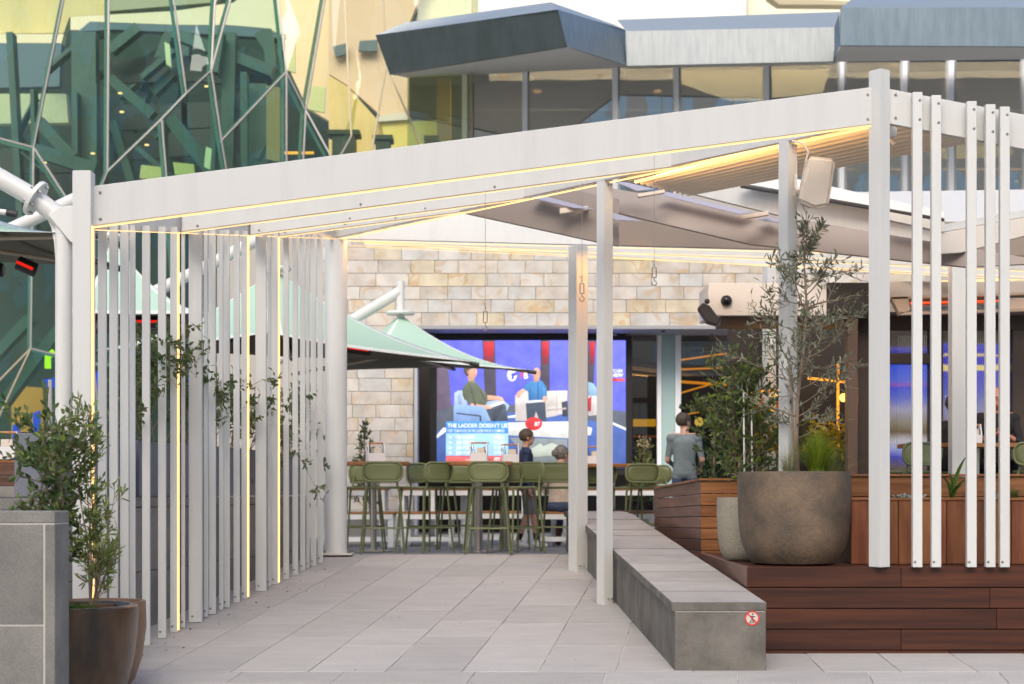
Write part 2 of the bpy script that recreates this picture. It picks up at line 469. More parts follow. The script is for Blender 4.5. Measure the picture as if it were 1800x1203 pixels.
# right fascia with slats
PE = Vector((4.6, 12.62, 3.08))
beam(PR + Vector((.06, 0, 0)), PE, .255, .05, 'fascia')
for pz in (.04, .21): screw(PR + Vector((.12, -.001, pz)), pergola)
for px in (1610, 1643, 1705, 1738, 1763, 1836, 1862):
    X = (px - 900) / 240.0; t = (X - PR.x) / (PE.x - PR.x); z1 = lerp(PR, PE, t).z + .262
    MB().box((X, 12.47, (.15 + z1) / 2), (.070, .05, z1 - .15)).build('slat', white, pergola, bevel=.003)
    screw((X + .015, 12.445, z1 - .06), pergola, .009); screw((X + .015, 12.445, z1 - .20), pergola, .009); screw((X - .02, 12.445, .19), pergola, .007)
# corrugated sheet above the terrace side
A = W(1098, 312, 14.9); Bq = PR + Vector((.05, .1, .10)); D = W(1725, 243, 14.0); Cq = W(1211, 340, 15.8)
b = MB(); nU, nV = 120, 6; vs = []
for i in range(nU + 1):
    u = i / nU
    for j in range(nV + 1):
        v = j / nV
        p = (A * (1 - v) + Bq * v) * (1 - u) + (Cq * (1 - v) + D * v) * u
        vs.append(p + Vector((0, 0, .028 * math.sin(u * 11 * 2 * math.pi))))
fs = [(i * (nV + 1) + j, i * (nV + 1) + j + 1, (i + 1) * (nV + 1) + j + 1, (i + 1) * (nV + 1) + j) for i in range(nU) for j in range(nV)]
corr = M('corrugated_steel_sheet', (.80, .72, .58), .5)
o = b.add(vs, fs).build('corrugated_roof_sheet', corr, pergola, smooth=True)
sm = o.modifiers.new('thick', 'SOLIDIFY'); sm.thickness = .004

# round column at the rear corner
rc = thing('round_column', 'round white steel column bolted down beside the stools', 'column', (PC.x, PC.y, 0))
MB().lathe([(.123, 0.02), (.123, 3.50)], (PC.x, PC.y, 0), 40).build('shaft', white2, rc, smooth=True)
MB().box((PC.x + .02, PC.y, .011), (.34, .34, .022)).build('base_plate', M('dusty_white', (.66, .62, .56), .6), rc, bevel=.003)
for dx, dy in ((-.12, -.14), (.16, -.14), (.16, .14), (-.12, .14)):
    b = MB(); b.tube([(PC.x + dx, PC.y + dy, .02), (PC.x + dx, PC.y + dy, .075)], .011, 8); b.tube([(PC.x + dx, PC.y + dy, .022), (PC.x + dx, PC.y + dy, .045)], .02, 6)
    b.build('anchor_bolt', screwm, rc)

# ================================================================== roof over the dining terrace (behind the pergola)
roof = thing('terrace_roof', 'terrace roof of white beams, some coloured taupe as in shade, strung with warm light strips', 'roof', (1, 18, 0))
def rs(name, quad, th, mat): return slab(name, quad, th, mat, roof, bevel=.004)
rs('fascia_board', [(604, 420, 19.25), (826, 371, 18.6), (1062, 428, 17.75), (1062, 431.5, 17.75)], .05, white)
rs('shaded_beam', [(812, 374, 17.3), (990, 330, 16.7), (1088, 350, 16.4), (1088, 433, 16.4), (1047, 425, 16.5)], .06, taupe)
rs('shaded_beam', [(1088, 380, 17.6), (1800, 392, 17.1), (1860, 452, 17.1), (1088, 432, 17.6)], .06, M('warm_shaded_white', (.30, .25, .215), .28))  # white face in warm shade, the tone put into its colour
rs('shaded_beam', [(1010, 318, 16.9), (1074, 331, 16.6), (1860, 462, 14.8), (1860, 520, 14.8), (1500, 470, 15.4), (1010, 357, 16.9)][:3] + [(1700, 470, 15.0), (1320, 430, 15.9), (1010, 357, 16.9)], .06, taupe)
rs('white_beam', [(1205, 338, 16.9), (1301, 326, 16.6), (1662, 385, 15.4), (1662, 452, 15.4)], .06, white)
rs('white_beam', [(1300, 322, 16.4), (1372, 308, 16.3), (1660, 372, 15.3), (1660, 384, 15.3)], .08, white)
rs('dark_beam_line', [(1302, 325.5, 16.38), (1660, 384, 15.28), (1660, 389, 15.28), (1302, 330, 16.38)], .03, dark_metal)  # dark line between the two white beams
sk = M('opal_roof_panel', (.34, .34, .42), .4)
for q in ([(1076, 318, 16.35), (1104, 321, 16.3), (1152, 333, 16.2), (1120, 336, 16.2)], [(1150, 340, 16.3), (1172, 337, 16.3), (1325, 374, 15.9), (1300, 377, 15.9)],
          [(1330, 386, 15.85), (1352, 381, 15.85), (1372, 386, 15.7), (1372, 392, 15.7)], [(930, 347, 16.75), (950, 343, 16.75), (1046, 368, 16.4), (1010, 366, 16.4)],
          [(1048, 374, 16.3), (1075, 374, 16.3), (1130, 389, 16.1), (1085, 387, 16.1)]):
    rs('opal_panel', q, .02, sk)
for q in ([(1120, 341, 16.1), (1168, 333, 16.1), (1170, 339, 16.1), (1122, 347, 16.1)], [(1302, 379, 15.7), (1350, 371, 15.7), (1352, 378, 15.7), (1304, 386, 15.7)],
          [(984, 366, 16.5), (1034, 362, 16.5), (1034, 369, 16.5), (984, 376, 16.5)]):
    rs('brace', q, .06, M('cream_brace', (.66, .58, .50), .5))
for (a, q_, yy) in (((612, 422.5, 19.2), (1850, 453.5, 16.9), 0), ((640, 425, 20.0), (1850, 478, 17.6), 1), ((640, 427, 20.6), (1850, 494, 18.0), 2)):
    pa, pb = W(*a), W(*q_)
    if yy:
        d = pb - pa
        MB().hexa([pa, pb, pb + Vector((0, .06, 0)), pa + Vector((0, .06, 0))], [pa + Vector((0, 0, .10)), pb + Vector((0, 0, .10)), pb + Vector((0, .06, .10)), pa + Vector((0, .06, .10))]).build('purlin', white, roof, bevel=.003)
    strip(pa + Vector((0, .01, -.006)), pb + Vector((0, .01, -.006)), .008, led2, roof)
    if yy < 2: strip(pa + Vector((0, .3, -.022)), pb + Vector((0, .3, -.022)), .005, led2, roof)
    if yy == 0: strip_fill_lamp(pa + Vector((0, .03, -.03)), pb + Vector((0, .03, -.03)), (0, .15, -1), 7, roof)
    if yy == 0: strip_fill_lamp(W(622, 424, 19.12), W(690, 425, 18.95), (-1, 0, -.4), 2.2, roof); strip_fill_lamp(W(1066, 438, 17.30), W(1110, 439, 17.28), (-1, .2, -1.2), 5, roof, (1, .45, .08))
def rpost(px, w1, rz, Y, ytop, z0, name='post'):
    p = W(px, ytop, Y)
    MB().box((p.x, p.y, (z0 + p.z) / 2), (w1, w1, p.z - z0), rz).build(name, white, roof, bevel=.004)
    return p
p = rpost(1016, .145, R_(34), 17.6, 433, gz(17.6) - .03)
for dx in (.02, .06): screw((p.x + dx, p.y - .10 + dx * .5, gz(17.6) + .05), roof)
rpost(1684, .16, 0, 17.2, 449, .15)
rpost(1352, .12, R_(25), 20.5, 462, .15)
strip(W(1640, 496, 19.0), W(1830, 490, 19.0), .02, led, roof)

# white membrane upstand on the roof to the right
up = thing('roof_upstand', 'white membrane upstand box on the roof behind the pergola', 'roof box', W(1680, 400, 21))
slab('membrane', [(1490, 352, 21), (1490, 338, 21), (1830, 333, 20), (1830, 400, 20), (1640, 398, 20.5)], .3, M('white_membrane', (.58, .61, .66), .5), up)
slab('flashing', [(1560, 372, 15.2), (1660, 391, 15.0), (1660, 408, 15.0), (1560, 386, 15.2)], .08, white, up)
slab('flashing', [(1640, 398, 15.0), (1840, 362, 15.6), (1840, 374, 15.6), (1640, 411, 15.0)], .08, white, up)
slab('soffit_edge', [(1640, 412, 14.98), (1840, 375, 15.5), (1840, 404, 15.5), (1690, 444, 15.0), (1640, 447, 14.98)], .1, M('cream_edge', (.62, .57, .50), .5), up)

# ================================================================== hung fittings
def wire_hook(px, y0, y1, yend, Y, label):
    a, m_, e = W(px, y0, Y), W(px, y1, Y), W(px, yend, Y)
    t = thing('hanging_hook', label, 'hook', (a.x, a.y, a.z), 'hooks hung on wires under the pergola')
    MB().tube([a, m_], .0022, 5).build('wire', screwm, t)
    b = MB(); L = m_.z - e.z
    b.tube([m_, m_ - Vector((0, 0, L * .2))], .005, 6)
    for sx in (-.016, .016): b.tube([m_ + Vector((sx, 0, -L * .25)), m_ + Vector((sx, 0, -L * .65))], .0045, 6)
    for z in (.25, .65): b.tube([m_ + Vector((-.018, 0, -L * z)), m_ + Vector((.018, 0, -L * z))], .006, 6)
    b.build('turnbuckle', screwm, t)
    pts = [m_ + Vector((0, 0, -L * .65)), m_ + Vector((0, 0, -L * .8))]
    for k in range(9):
        an = R_(80 - k * 36); pts.append(e + Vector((.020 * math.cos(an), 0, .024 + .020 * math.sin(an))))
    MB().tube(pts, .0042, 6).build('hook', screwm, t)
    rp = [m_ + Vector((.012 * math.cos(k * math.pi / 4), 0, .012 * math.sin(k * math.pi / 4))) for k in range(9)]
    MB().tube(rp, .003, 5).build('ring', steel, t)
wire_hook(853, 306, 536, 583, 14.6, 'hook and turnbuckle hanging lowest on a thin wire before the sandstone')
wire_hook(1023, 286, 488, 531, 14.2, 'hook on a thin wire hanging in front of the amber lit post')
wire_hook(1150, 268, 460, 503, 14.0, 'hook on a thin wire hanging above the black door camera')

sp_ = thing('loudspeaker', 'cream box loudspeaker bracketed to a pergola post under the corrugated sheet', 'loudspeaker', W(1430, 320, 13.1))
cream_pl = M('cream_plastic', (.78, .68, .56), .5)
q = [(1421, 274, 13.0), (1470, 279, 13.0), (1457, 362, 13.0), (1432, 367, 13.0), (1404, 354, 13.0)]
MB().prism([W(*k) for k in q], (.02, .24, .03)).build('cabinet', cream_pl, sp_, bevel=.025, seg=3)
b = MB(); b.tube([W(1398, 335, 13.1), W(1412, 333, 13.1)], .02, 8); b.box(W(1398, 325, 13.15), (.02, .06, .16)); b.build('bracket', cream_pl, sp_)
MB().tube([W(1392, 248, 13.0), W(1412, 252, 12.98), W(1421, 268, 12.98), W(1416, 285, 12.99)], .008, 6).build('cable', cream_pl, sp_)
fl = thing('floodlight', 'small white floodlight under the fascia beside the tall corner post', 'floodlight', W(1572, 235, 12.9))
b = MB(); b.prism([W(*k) for k in [(1562, 222, 12.8), (1572, 220, 12.8), (1578, 228, 12.8), (1576, 240, 12.8), (1562, 243, 12.8)]], (0, .09, 0)); b.build('housing', white2, fl, bevel=.008)
b = MB(); b.tube([W(1566, 243, 12.85), W(1572, 254, 12.84)], .014, 8); b.build('sensor', cream_pl, fl)
# ================================================================== sandstone wall
WY = 26.0
def sandstone():
    m = bpy.data.materials.new('sandstone_tile'); m.use_nodes = True
    n = m.node_tree.nodes; l = m.node_tree.links; b = n['Principled BSDF']; b.inputs['Roughness'].default_value = .8
    tc = n.new('ShaderNodeTexCoord'); oi = n.new('ShaderNodeObjectInfo')
    rp = n.new('ShaderNodeValToRGB'); cr = rp.color_ramp; cr.interpolation = 'CONSTANT'
    cols = [(0.552, 0.514, 0.459), (0.589, 0.563, 0.52), (0.552, 0.545, 0.52), (0.589, 0.539, 0.477), (0.607, 0.576, 0.52), (0.577, 0.514, 0.404), (0.54, 0.539, 0.52), (0.583, 0.533, 0.477), (0.595, 0.527, 0.397), (0.577, 0.551, 0.508), (0.601, 0.57, 0.52), (0.564, 0.521, 0.477)]
    while len(cr.elements) < len(cols): cr.elements.new(.5)
    for i, c in enumerate(cols): cr.elements[i].position = i / len(cols); cr.elements[i].color = c + (1,)
    l.new(oi.outputs['Random'], rp.inputs[0])
    cb = n.new('ShaderNodeCombineXYZ'); l.new(oi.outputs['Random'], cb.inputs[0]); l.new(oi.outputs['Random'], cb.inputs[2])
    mu = n.new('ShaderNodeVectorMath'); mu.operation = 'SCALE'; mu.inputs['Scale'].default_value = 91; l.new(cb.outputs[0], mu.inputs[0])
    ad = n.new('ShaderNodeVectorMath'); ad.operation = 'ADD'; l.new(tc.outputs['Object'], ad.inputs[0]); l.new(mu.outputs[0], ad.inputs[1])
    nz = n.new('ShaderNodeTexNoise'); nz.inputs['Scale'].default_value = 1.6; nz.inputs['Detail'].default_value = 2; nz.inputs['Distortion'].default_value = 1.0
    l.new(ad.outputs[0], nz.inputs['Vector'])
    wv = n.new('ShaderNodeMath'); wv.operation = 'MULTIPLY'; wv.inputs[1].default_value = 34; l.new(nz.outputs['Fac'], wv.inputs[0])
    sn = n.new('ShaderNodeMath'); sn.operation = 'SINE'; l.new(wv.outputs[0], sn.inputs[0])
    mr = n.new('ShaderNodeMapRange'); mr.inputs[1].default_value = .2; mr.inputs[2].default_value = 1.0; mr.inputs[3].default_value = 0; mr.inputs[4].default_value = .62
    l.new(sn.outputs[0], mr.inputs[0])
    nz2 = n.new('ShaderNodeTexNoise'); nz2.inputs['Scale'].default_value = 2.4; l.new(ad.outputs[0], nz2.inputs['Vector'])
    mr2 = n.new('ShaderNodeMapRange'); mr2.inputs[1].default_value = .42; mr2.inputs[2].default_value = .62; l.new(nz2.outputs['Fac'], mr2.inputs[0])
    mm = n.new('ShaderNodeMath'); mm.operation = 'MULTIPLY'; l.new(mr.outputs[0], mm.inputs[0]); l.new(mr2.outputs[0], mm.inputs[1])
    mx = n.new('ShaderNodeMixRGB'); mx.inputs[2].default_value = (.52, .33, .14, 1); l.new(mm.outputs[0], mx.inputs[0]); l.new(rp.outputs[0], mx.inputs[1])
    nz3 = n.new('ShaderNodeTexNoise'); nz3.inputs['Scale'].default_value = 3; nz3.inputs['Detail'].default_value = 6; l.new(ad.outputs[0], nz3.inputs['Vector'])
    mr3 = n.new('ShaderNodeMapRange'); mr3.inputs[1].default_value = .3; mr3.inputs[2].default_value = .7; mr3.inputs[3].default_value = .78; mr3.inputs[4].default_value = 1.14; l.new(nz3.outputs['Fac'], mr3.inputs[0])
    sc = n.new('ShaderNodeVectorMath'); sc.operation = 'SCALE'; l.new(mx.outputs[0], sc.inputs[0]); l.new(mr3.outputs[0], sc.inputs['Scale'])
    l.new(sc.outputs[0], b.inputs['Base Color'])
    # water stains streaking down the wall, fixed to the wall itself
    return m
tile_m = sandstone()
sw = thing('sandstone_wall', 'wall of cream and ochre sandstone tiles above the video screen', 'wall', (0, WY, 0))
b = MB()
b.box((5.2, WY + .33, 4.25), (19.4, .6, 2.02)); b.box((-3.0, WY + .33, 1.6), (3.0, .6, 3.2))
b.build('wall_core', M('tile_joint', (.42, .40, .36), .9), sw)
def tiles(x0, x1, z0, z1, yf, h=.2):
    z = z0; row = 0
    while z < z1 - .05:
        x = x0 - random.uniform(0, .3)
        while x < x1:
            L = random.choice([.36, .42, .5, .56, .6]); a = max(x, x0); e = min(x + L, x1)
            if e - a > .05:
                c = Vector(((a + e) / 2, yf, z + h / 2))
                o = MB().box((0, 0, 0), (e - a - .006, .034 + random.uniform(-.003, .003), h - .006)).build('tile', tile_m, None, bevel=.003)
                o.parent = sw; o.location = c - Vector(sw.location)
            x += L
        z += h; row += 1
tiles(-2.9, 6.3, 3.23, 4.85, WY + .02)
tiles(-2.75, -1.50, 0.03, 3.20, WY + .02)
MB().box((-1.465, WY + .2, 1.6), (.05, .44, 3.2)).build('corner_trim', M('grey_trim', (.45, .46, .48), .4), sw)
MB().box((2.6, WY + .95, 3.205), (8.2, 1.96, .05)).build('lintel', M('lintel_grey', (.34, .34, .36), .6), sw)

# ---- recess behind the screen: shop front
sf = thing('shop_front', 'dark glazed shop front under the sandstone wall with orange lines inside', 'shop front', (1, 27.6, 0))
interior = M('dark_interior', (.045, .040, .036), .8)
b = MB(); b.box((2.6, 30.0, 1.7), (9.5, .1, 3.4)); b.build('back_wall', interior, sf)
b = MB(); b.box((-1.95, 28.4, 1.6), (.1, 3.2, 3.2)); b.build('side_wall', M('brown_reveal', (.16, .10, .06), .7), sf)
SY = 27.0; ss = FPX / SY
def at(px, py, Y=SY): return W(px, py, Y)
def vbar(x0, x1, y0, y1, name, mat, parent, Y=SY, th=.08):
    a = at(x0, y1, Y); c = at(x1, y0, Y)
    return MB().box(((a.x + c.x) / 2, Y + th / 2, (a.z + c.z) / 2), (c.x - a.x, th, c.z - a.z)).build(name, mat, parent, bevel=.003)
for (x0, x1) in ((1155, 1163), (1187, 1197), (1308, 1317)): vbar(x0, x1, 583, 960, 'mullion', mull, sf)
frost = M('frosted_green_glass', (.40, .56, .55), .25)
vbar(1163.5, 1186.5, 583, 960, 'frosted_pane', frost, sf, SY + .03, .02)
dgl = GLASS('shop_glass', (.62, .62, .60), .09)
vbar(1197.5, 1307.5, 583, 960, 'pane', dgl, sf, SY + .03, .012)
vbar(1112, 1154.5, 583, 960, 'pane', dgl, sf, SY + .03, .012)
orange = EMI('amber_tube', (1.0, .36, .03), 1.5)
for (xa, ya, xb, yb, r) in ((1190, 634, 1290, 620, .014), (1190, 650, 1290, 646, .014), (1190, 671, 1330, 680, .022), (1190, 693, 1262, 672, .014), (1190, 732, 1262, 718, .012), (1190, 680, 1300, 760, .004)):
    if r > .005: MB().tube([at(xa, ya, 27.6), at(xb, yb, 27.6)], r, 8).build('light_tube', orange, sf)
amber_soft = EMI('amber_panel', (1.0, .50, .03), 1.0)
vbar(1113, 1153, 737, 750, 'lit_shelf', amber_soft, sf, 27.8, .05)
vbar(1113, 1153, 766, 769, 'lit_shelf', EMI('amber_dim', (.5, .14, .02), .6), sf, 27.8, .05)
MB().ell(at(1229, 742, 27.7), .075, 16, 10).build('globe_lamp', EMI('globe', (1.0, .68, .12), 1.5), sf, smooth=True)
vbar(1201, 1246, 583, 611, 'blind_box', M('pale_box', (.30, .29, .27), .6), sf, 27.3, .2)
vbar(1214, 1258, 590, 620, 'blind_box', M('dim_box', (.14, .14, .12), .6), sf, 27.9, .2)
vbar(1204, 1270, 655, 725, 'poster', M('dim_poster', (.10, .10, .11), .4, col2=(.16, .16, .17), scale=6), sf, 28.6, .03)
g_dim = M('dim_green', (.02, .09, .035), .6)
vbar(1197, 1290, 770, 840, 'green_panel', g_dim, sf, 28.5, .05)
dc = thing('door_camera', 'black dome camera under the lintel beside the frosted glass', 'camera', at(1165, 578, 26.3))
b = MB(); b.ell(at(1166, 579, 26.3), (.055, .055, .05)); b.build('dome', M('dome_black', (.01, .01, .05), .1), dc, smooth=True)
MB().lathe([(.06, -.01), (.06, .03)], at(1166, 574, 26.3), 20).build('mount', dark_metal, dc)
for (px, py) in ((1076, 590),):
    b = MB(); b.tube([at(px - 8, 600, 26.6), at(px, 588, 26.6), at(px + 6, 590, 26.6), at(px + 6, 578, 26.6)], .018, 8)
    tag(b.build('drain_bracket', M('grey_plastic', (.42, .42, .42), .5)), 'short bent grey pipe under the lintel above the screen corner', 'pipe')

# ---- video screen
vs_ = thing('video_screen', 'large outdoor video screen showing a studio talk show', 'screen', at(934, 860, 26.7))
VY = 26.75
def c3(x, y, k=0):
    return W(750 + x / 4.811, 580 + y / 4.811, VY - .004 * k)
x0, x1, y0, y1 = 757, 1109, 588, 835
for nm, (a0, a1, b0, b1) in (('bezel', (755, 768, 590, 835)), ('bezel', (1100, 1111, 590, 835)), ('bezel', (768, 1100, 588, 598)), ('bezel', (768, 1100, 824, 835))):
    vbar(a0, a1, b0, b1, nm, black, vs_, VY - .03, .2)
vbar(768, 1100, 598, 824, 'panel_back', black, vs_, VY + .02, .15)
vbar(790, 1090, 578, 586, 'top_rail', M('rail_grey', (.20, .20, .20), .5), vs_, VY - .1, .2)
LEDK = {}
def px_mat(c, k=1.0):
    key = (c, k)
    if key not in LEDK:
        col = srgb(*c)
        col = tuple(.05 + x * .95 for x in col[:3]); LEDK[key] = EMI('screen_%d_%d_%d' % c, col, k * 1.30, mottle=.14)
    return LEDK[key]
layer = [0]
def pic(pts, c, name='screen_shape', k=1.0):
    layer[0] += 1
    o = MB().add([c3(x, y, layer[0]) for x, y in pts], [tuple(range(len(pts)))]).build(name, px_mat(c, k), vs_)
    return o
def oval(cx, cy, rx, ry, c, name='screen_shape', n=22):
    return pic([(cx + rx * math.cos(2 * math.pi * i / n), cy + ry * math.sin(2 * math.pi * i / n)) for i in range(n)], c, name)
pic([(85, 90), (1685, 90), (1685, 1172), (85, 1172)], (98, 102, 234), 'screen_backdrop')
pic([(85, 290), (180, 290), (215, 700), (85, 760)], (104, 88, 112), 'screen_column')
pic([(240, 90), (300, 90), (330, 300), (200, 300)], (96, 98, 236))
for (a, b_, c_, d_) in ((470, 578, 592, 500), (962, 1042, 1040, 960), (1365, 1432, 1400, 1350)):
    pic([(a, 90), (b_, 90), (c_, 700), (d_, 700)], (74, 66, 82), 'screen_column')
    pic([(a + 12, 100), (b_ - 8, 100), (b_ - 10, 220), (a + 16, 240)], (196, 22, 44), 'screen_glow')
    pic([(a + 16, 220), (b_ - 12, 220), (b_ - 14, 280), (a + 20, 300)], (140, 30, 52), 'screen_glow')
pic([(85, 690), (230, 640), (740, 630), (1190, 640), (1685, 690), (1685, 850), (85, 900)], (82, 88, 104), 'screen_floor')
pic([(85, 860), (200, 790), (700, 700), (1190, 720), (1685, 840), (1685, 1172), (85, 1172)], (60, 92, 168), 'screen_floor')
pic([(85, 890), (140, 830), (165, 830), (165, 860), (85, 920)], (236, 240, 244))
pic([(1560, 775), (1685, 830), (1685, 852), (1560, 795)], (232, 238, 244))
pic([(678, 730), (750, 722), (750, 742), (678, 748)], (230, 236, 242))
# armchair and sitter
pic([(235, 535), (262, 515), (330, 512), (345, 650), (232, 650)], (176, 196, 224), 'screen_armchair')
pic([(480, 610), (640, 590), (700, 640), (640, 770), (500, 770)], (164, 186, 216), 'screen_armchair')
pic([(350, 432), (398, 424), (440, 470), (500, 530), (518, 600), (480, 668), (375, 655), (305, 560), (300, 500)], (98, 106, 84), 'screen_shirt')
pic([(500, 668), (640, 615), (670, 640), (690, 772), (545, 775)], (66, 78, 96), 'screen_trousers')
pic([(512, 552), (612, 562), (655, 596), (650, 612), (600, 596), (515, 596)], (226, 170, 142), 'screen_arm')
pic([(372, 622), (540, 645), (545, 668), (490, 672), (370, 650)], (226, 170, 142), 'screen_arm')
pic([(520, 640), (640, 605), (665, 616), (560, 655)], (240, 240, 236), 'screen_paper')
pic([(345, 380), (405, 380), (402, 436), (352, 440)], (214, 156, 128), 'screen_neck')
oval(378, 358, 48, 58, (226, 168, 140), 'screen_head')
pic([(312, 330), (330, 305), (390, 300), (405, 322), (360, 336), (352, 392), (336, 392), (316, 362)], (88, 72, 64), 'screen_hair')
pic([(228, 645), (260, 630), (480, 648), (505, 690), (508, 776), (228, 776)], (138, 172, 226), 'screen_armrest')
pic([(250, 700), (450, 722), (462, 730), (464, 775), (450, 775), (446, 735), (250, 712)], (64, 70, 84))
# sofa and sitter
pic([(748, 560), (770, 530), (850, 520), (1190, 515), (1190, 700), (1080, 730), (1000, 745), (900, 770), (750, 770)], (214, 204, 200), 'screen_sofa')
pic([(1012, 520), (1190, 516), (1190, 640), (1012, 650)], (228, 220, 212), 'screen_cushion')
pic([(1365, 520), (1440, 560), (1440, 720), (1365, 730)], (222, 212, 206), 'screen_sofa')
pic([(1365, 440), (1410, 455), (1440, 500), (1430, 560), (1365, 560)], (150, 188, 220), 'screen_shirt')
pic([(1365, 580), (1395, 560), (1390, 690), (1365, 690)], (190, 40, 52))
pic([(862, 446), (900, 432), (975, 432), (1015, 490), (1018, 590), (985, 612), (862, 600), (855, 520), (812, 500), (830, 470)], (62, 132, 196), 'screen_shirt')
pic([(838, 622), (1002, 606), (1012, 772), (955, 772), (925, 690), (900, 772), (848, 772)], (60, 72, 92), 'screen_trousers')
pic([(812, 498), (848, 516), (800, 545), (788, 575), (760, 570), (764, 530)], (228, 174, 148), 'screen_arm')
pic([(985, 562), (1014, 562), (1008, 615), (975, 612)], (228, 174, 148), 'screen_arm')
pic([(830, 602), (960, 592), (1000, 606), (860, 622)], (238, 240, 240), 'screen_paper')
pic([(905, 395), (952, 395), (948, 440), (908, 442)], (216, 160, 134), 'screen_neck')
oval(930, 372, 32, 52, (232, 180, 154), 'screen_head')
pic([(1140, 612), (1190, 600), (1190, 735), (1150, 735)], (52, 58, 70))
# modelling on the figures
for (cx, cy, sx_) in ((400, 352, 1), (905, 365, -1)):
    pic([(cx - 3, cy - 12), (cx + 9, cy - 12), (cx + 9, cy - 6), (cx - 3, cy - 6)], (96, 66, 56), 'screen_brow')
    pic([(cx + 14 * sx_, cy - 4), (cx + 24 * sx_, cy + 14), (cx + 12 * sx_, cy + 16)], (240, 190, 164), 'screen_nose')
    pic([(cx - 2, cy + 28), (cx + 12, cy + 26), (cx + 10, cy + 32), (cx - 2, cy + 33)], (170, 96, 88), 'screen_mouth')
pic([(340, 350), (352, 340), (356, 366), (346, 376)], (206, 146, 120), 'screen_ear')
pic([(944, 350), (956, 346), (954, 372), (946, 378)], (208, 150, 124), 'screen_ear')
pic([(360, 470), (372, 468), (420, 640), (404, 642)], (78, 86, 66), 'screen_fold'); pic([(440, 500), (452, 498), (500, 590), (486, 596)], (80, 88, 68), 'screen_fold')
pic([(300, 500), (330, 470), (345, 560), (320, 600)], (84, 92, 72), 'screen_fold'); pic([(392, 424), (412, 440), (398, 470), (380, 440)], (120, 128, 104), 'screen_collar')
pic([(936, 436), (944, 436), (950, 595), (938, 598)], (44, 104, 166), 'screen_fold'); pic([(868, 500), (880, 498), (888, 590), (870, 592)], (46, 108, 170), 'screen_fold'); pic([(985, 480), (1000, 500), (1000, 560), (984, 560)], (84, 152, 212), 'screen_fold')
pic([(1096, 520), (1102, 520), (1104, 690), (1096, 692)], (186, 176, 172), 'screen_seam'); pic([(1018, 672), (1180, 658), (1180, 672), (1018, 688)], (180, 170, 168), 'screen_seam')
pic([(560, 680), (640, 640), (650, 660), (580, 775), (560, 775)], (50, 60, 78), 'screen_fold'); pic([(260, 560), (290, 540), (300, 630), (270, 636)], (150, 172, 206), 'screen_fold')
pic([(600, 560), (640, 572), (656, 600), (640, 606), (610, 590)], (236, 186, 160), 'screen_hand'); pic([(492, 650), (548, 642), (556, 662), (505, 672)], (236, 186, 160), 'screen_hand')
# table, ball, lower scenery
pic([(690, 785), (1190, 775), (1400, 830), (1390, 890), (1190, 918), (690, 892)], (226, 226, 222), 'screen_table')
pic([(700, 910), (1190, 925), (1190, 1120), (870, 1115)], (126, 134, 138))
pic([(880, 1010), (960, 960), (985, 985), (1060, 955), (1120, 980), (1100, 1060), (900, 1075)], (186, 194, 180), 'screen_leaf')
oval(905, 795, 73, 56, (218, 36, 44), 'screen_ball')
# caption panel
pic([(163, 775), (690, 775), (690, 1070), (163, 1070)], (168, 216, 248), 'screen_caption')
pic([(163, 775), (690, 775), (690, 876), (163, 876)], (70, 146, 232), 'screen_caption_head')
pic([(163, 1066), (690, 1066), (690, 1132), (163, 1132)], (240, 100, 96), 'screen_caption_foot')
pic([(163, 1066), (690, 1066), (690, 1074), (163, 1074)], (214, 40, 90))
def text(body, x, y, x2, h, c, name='screen_text', bold=.0, plane=c3, lay=None, mat=None, parent=None, shear=0):
    """lettering whose left baseline is at (x,y) and which spans to x2, h tall (picture units)"""
    cu = bpy.data.curves.new(name, 'FONT'); cu.body = body; cu.size = 1; cu.offset = bold; cu.shear = shear
    ob = bpy.data.objects.new(name, cu); COL.objects.link(ob)
    dg = bpy.context.evaluated_depsgraph_get(); dg.update()
    me = bpy.data.meshes.new_from_object(ob.evaluated_get(dg)); bpy.data.objects.remove(ob); bpy.data.curves.remove(cu)
    xs = [v.co.x for v in me.vertices]; ys = [v.co.y for v in me.vertices]
    xa, xb, yb = min(xs), max(xs), max(ys)
    layer[0] += 1
    pr = parent or vs_; off = parent_loc(pr)
    for v in me.vertices:
        u = (v.co.x - xa) / (xb - xa); t = v.co.y / yb
        p = plane(x + (x2 - x) * u, y - h * t, lay if lay is not None else layer[0])
        v.co = p - off
    me.materials.append(mat or px_mat(c))
    o = bpy.data.objects.new(name, me); COL.objects.link(o); o.parent = pr
    return o
text("THE LADDER DOESN'T LIE", 176, 826, 684, 34, (246, 250, 255), bold=.02)
text("EVERY TEAM HIGHER ON THE LADDER WIN BY A COMBINED", 176, 866, 660, 24, (226, 240, 252), bold=.01)
for i, (a, c_) in enumerate((("150+ POINTS", "$10.00"), ("200+ POINTS", "$11.00"), ("250+ POINTS", "$13.00"), ("300+ POINTS", "$19.00"))):
    yy = 924 + i * 44
    text(a, 248, yy, 404, 30, (250, 250, 246), bold=.015); text(c_, 572, yy, 658, 30, (250, 250, 246), bold=.015)
    pic([(190, yy - 26), (218, yy - 13), (190, yy)], (250, 250, 246)); pic([(194, yy - 19), (208, yy - 13), (194, yy - 6)], (168, 216, 248))
text("POINTS", 500, 1116, 566, 34, (120, 10, 30), bold=.02, shear=.2); text("BET", 570, 1116, 622, 36, (255, 250, 250), bold=.03, shear=.2)
text("PROUDLY", 328, 1106, 362, 14, (255, 240, 240))
text("POINTS", 852, 806, 908, 24, (120, 20, 60), shear=.2); text("BET", 912, 812, 958, 32, (255, 250, 250), bold=.02, shear=.2)
oval(722, 382, 42, 54, (244, 246, 250), 'screen_logo'); pic([(712, 372), (772, 350), (766, 380), (740, 392), (736, 412), (756, 402), (716, 424), (720, 400)], (84, 88, 236), 'screen_logo')
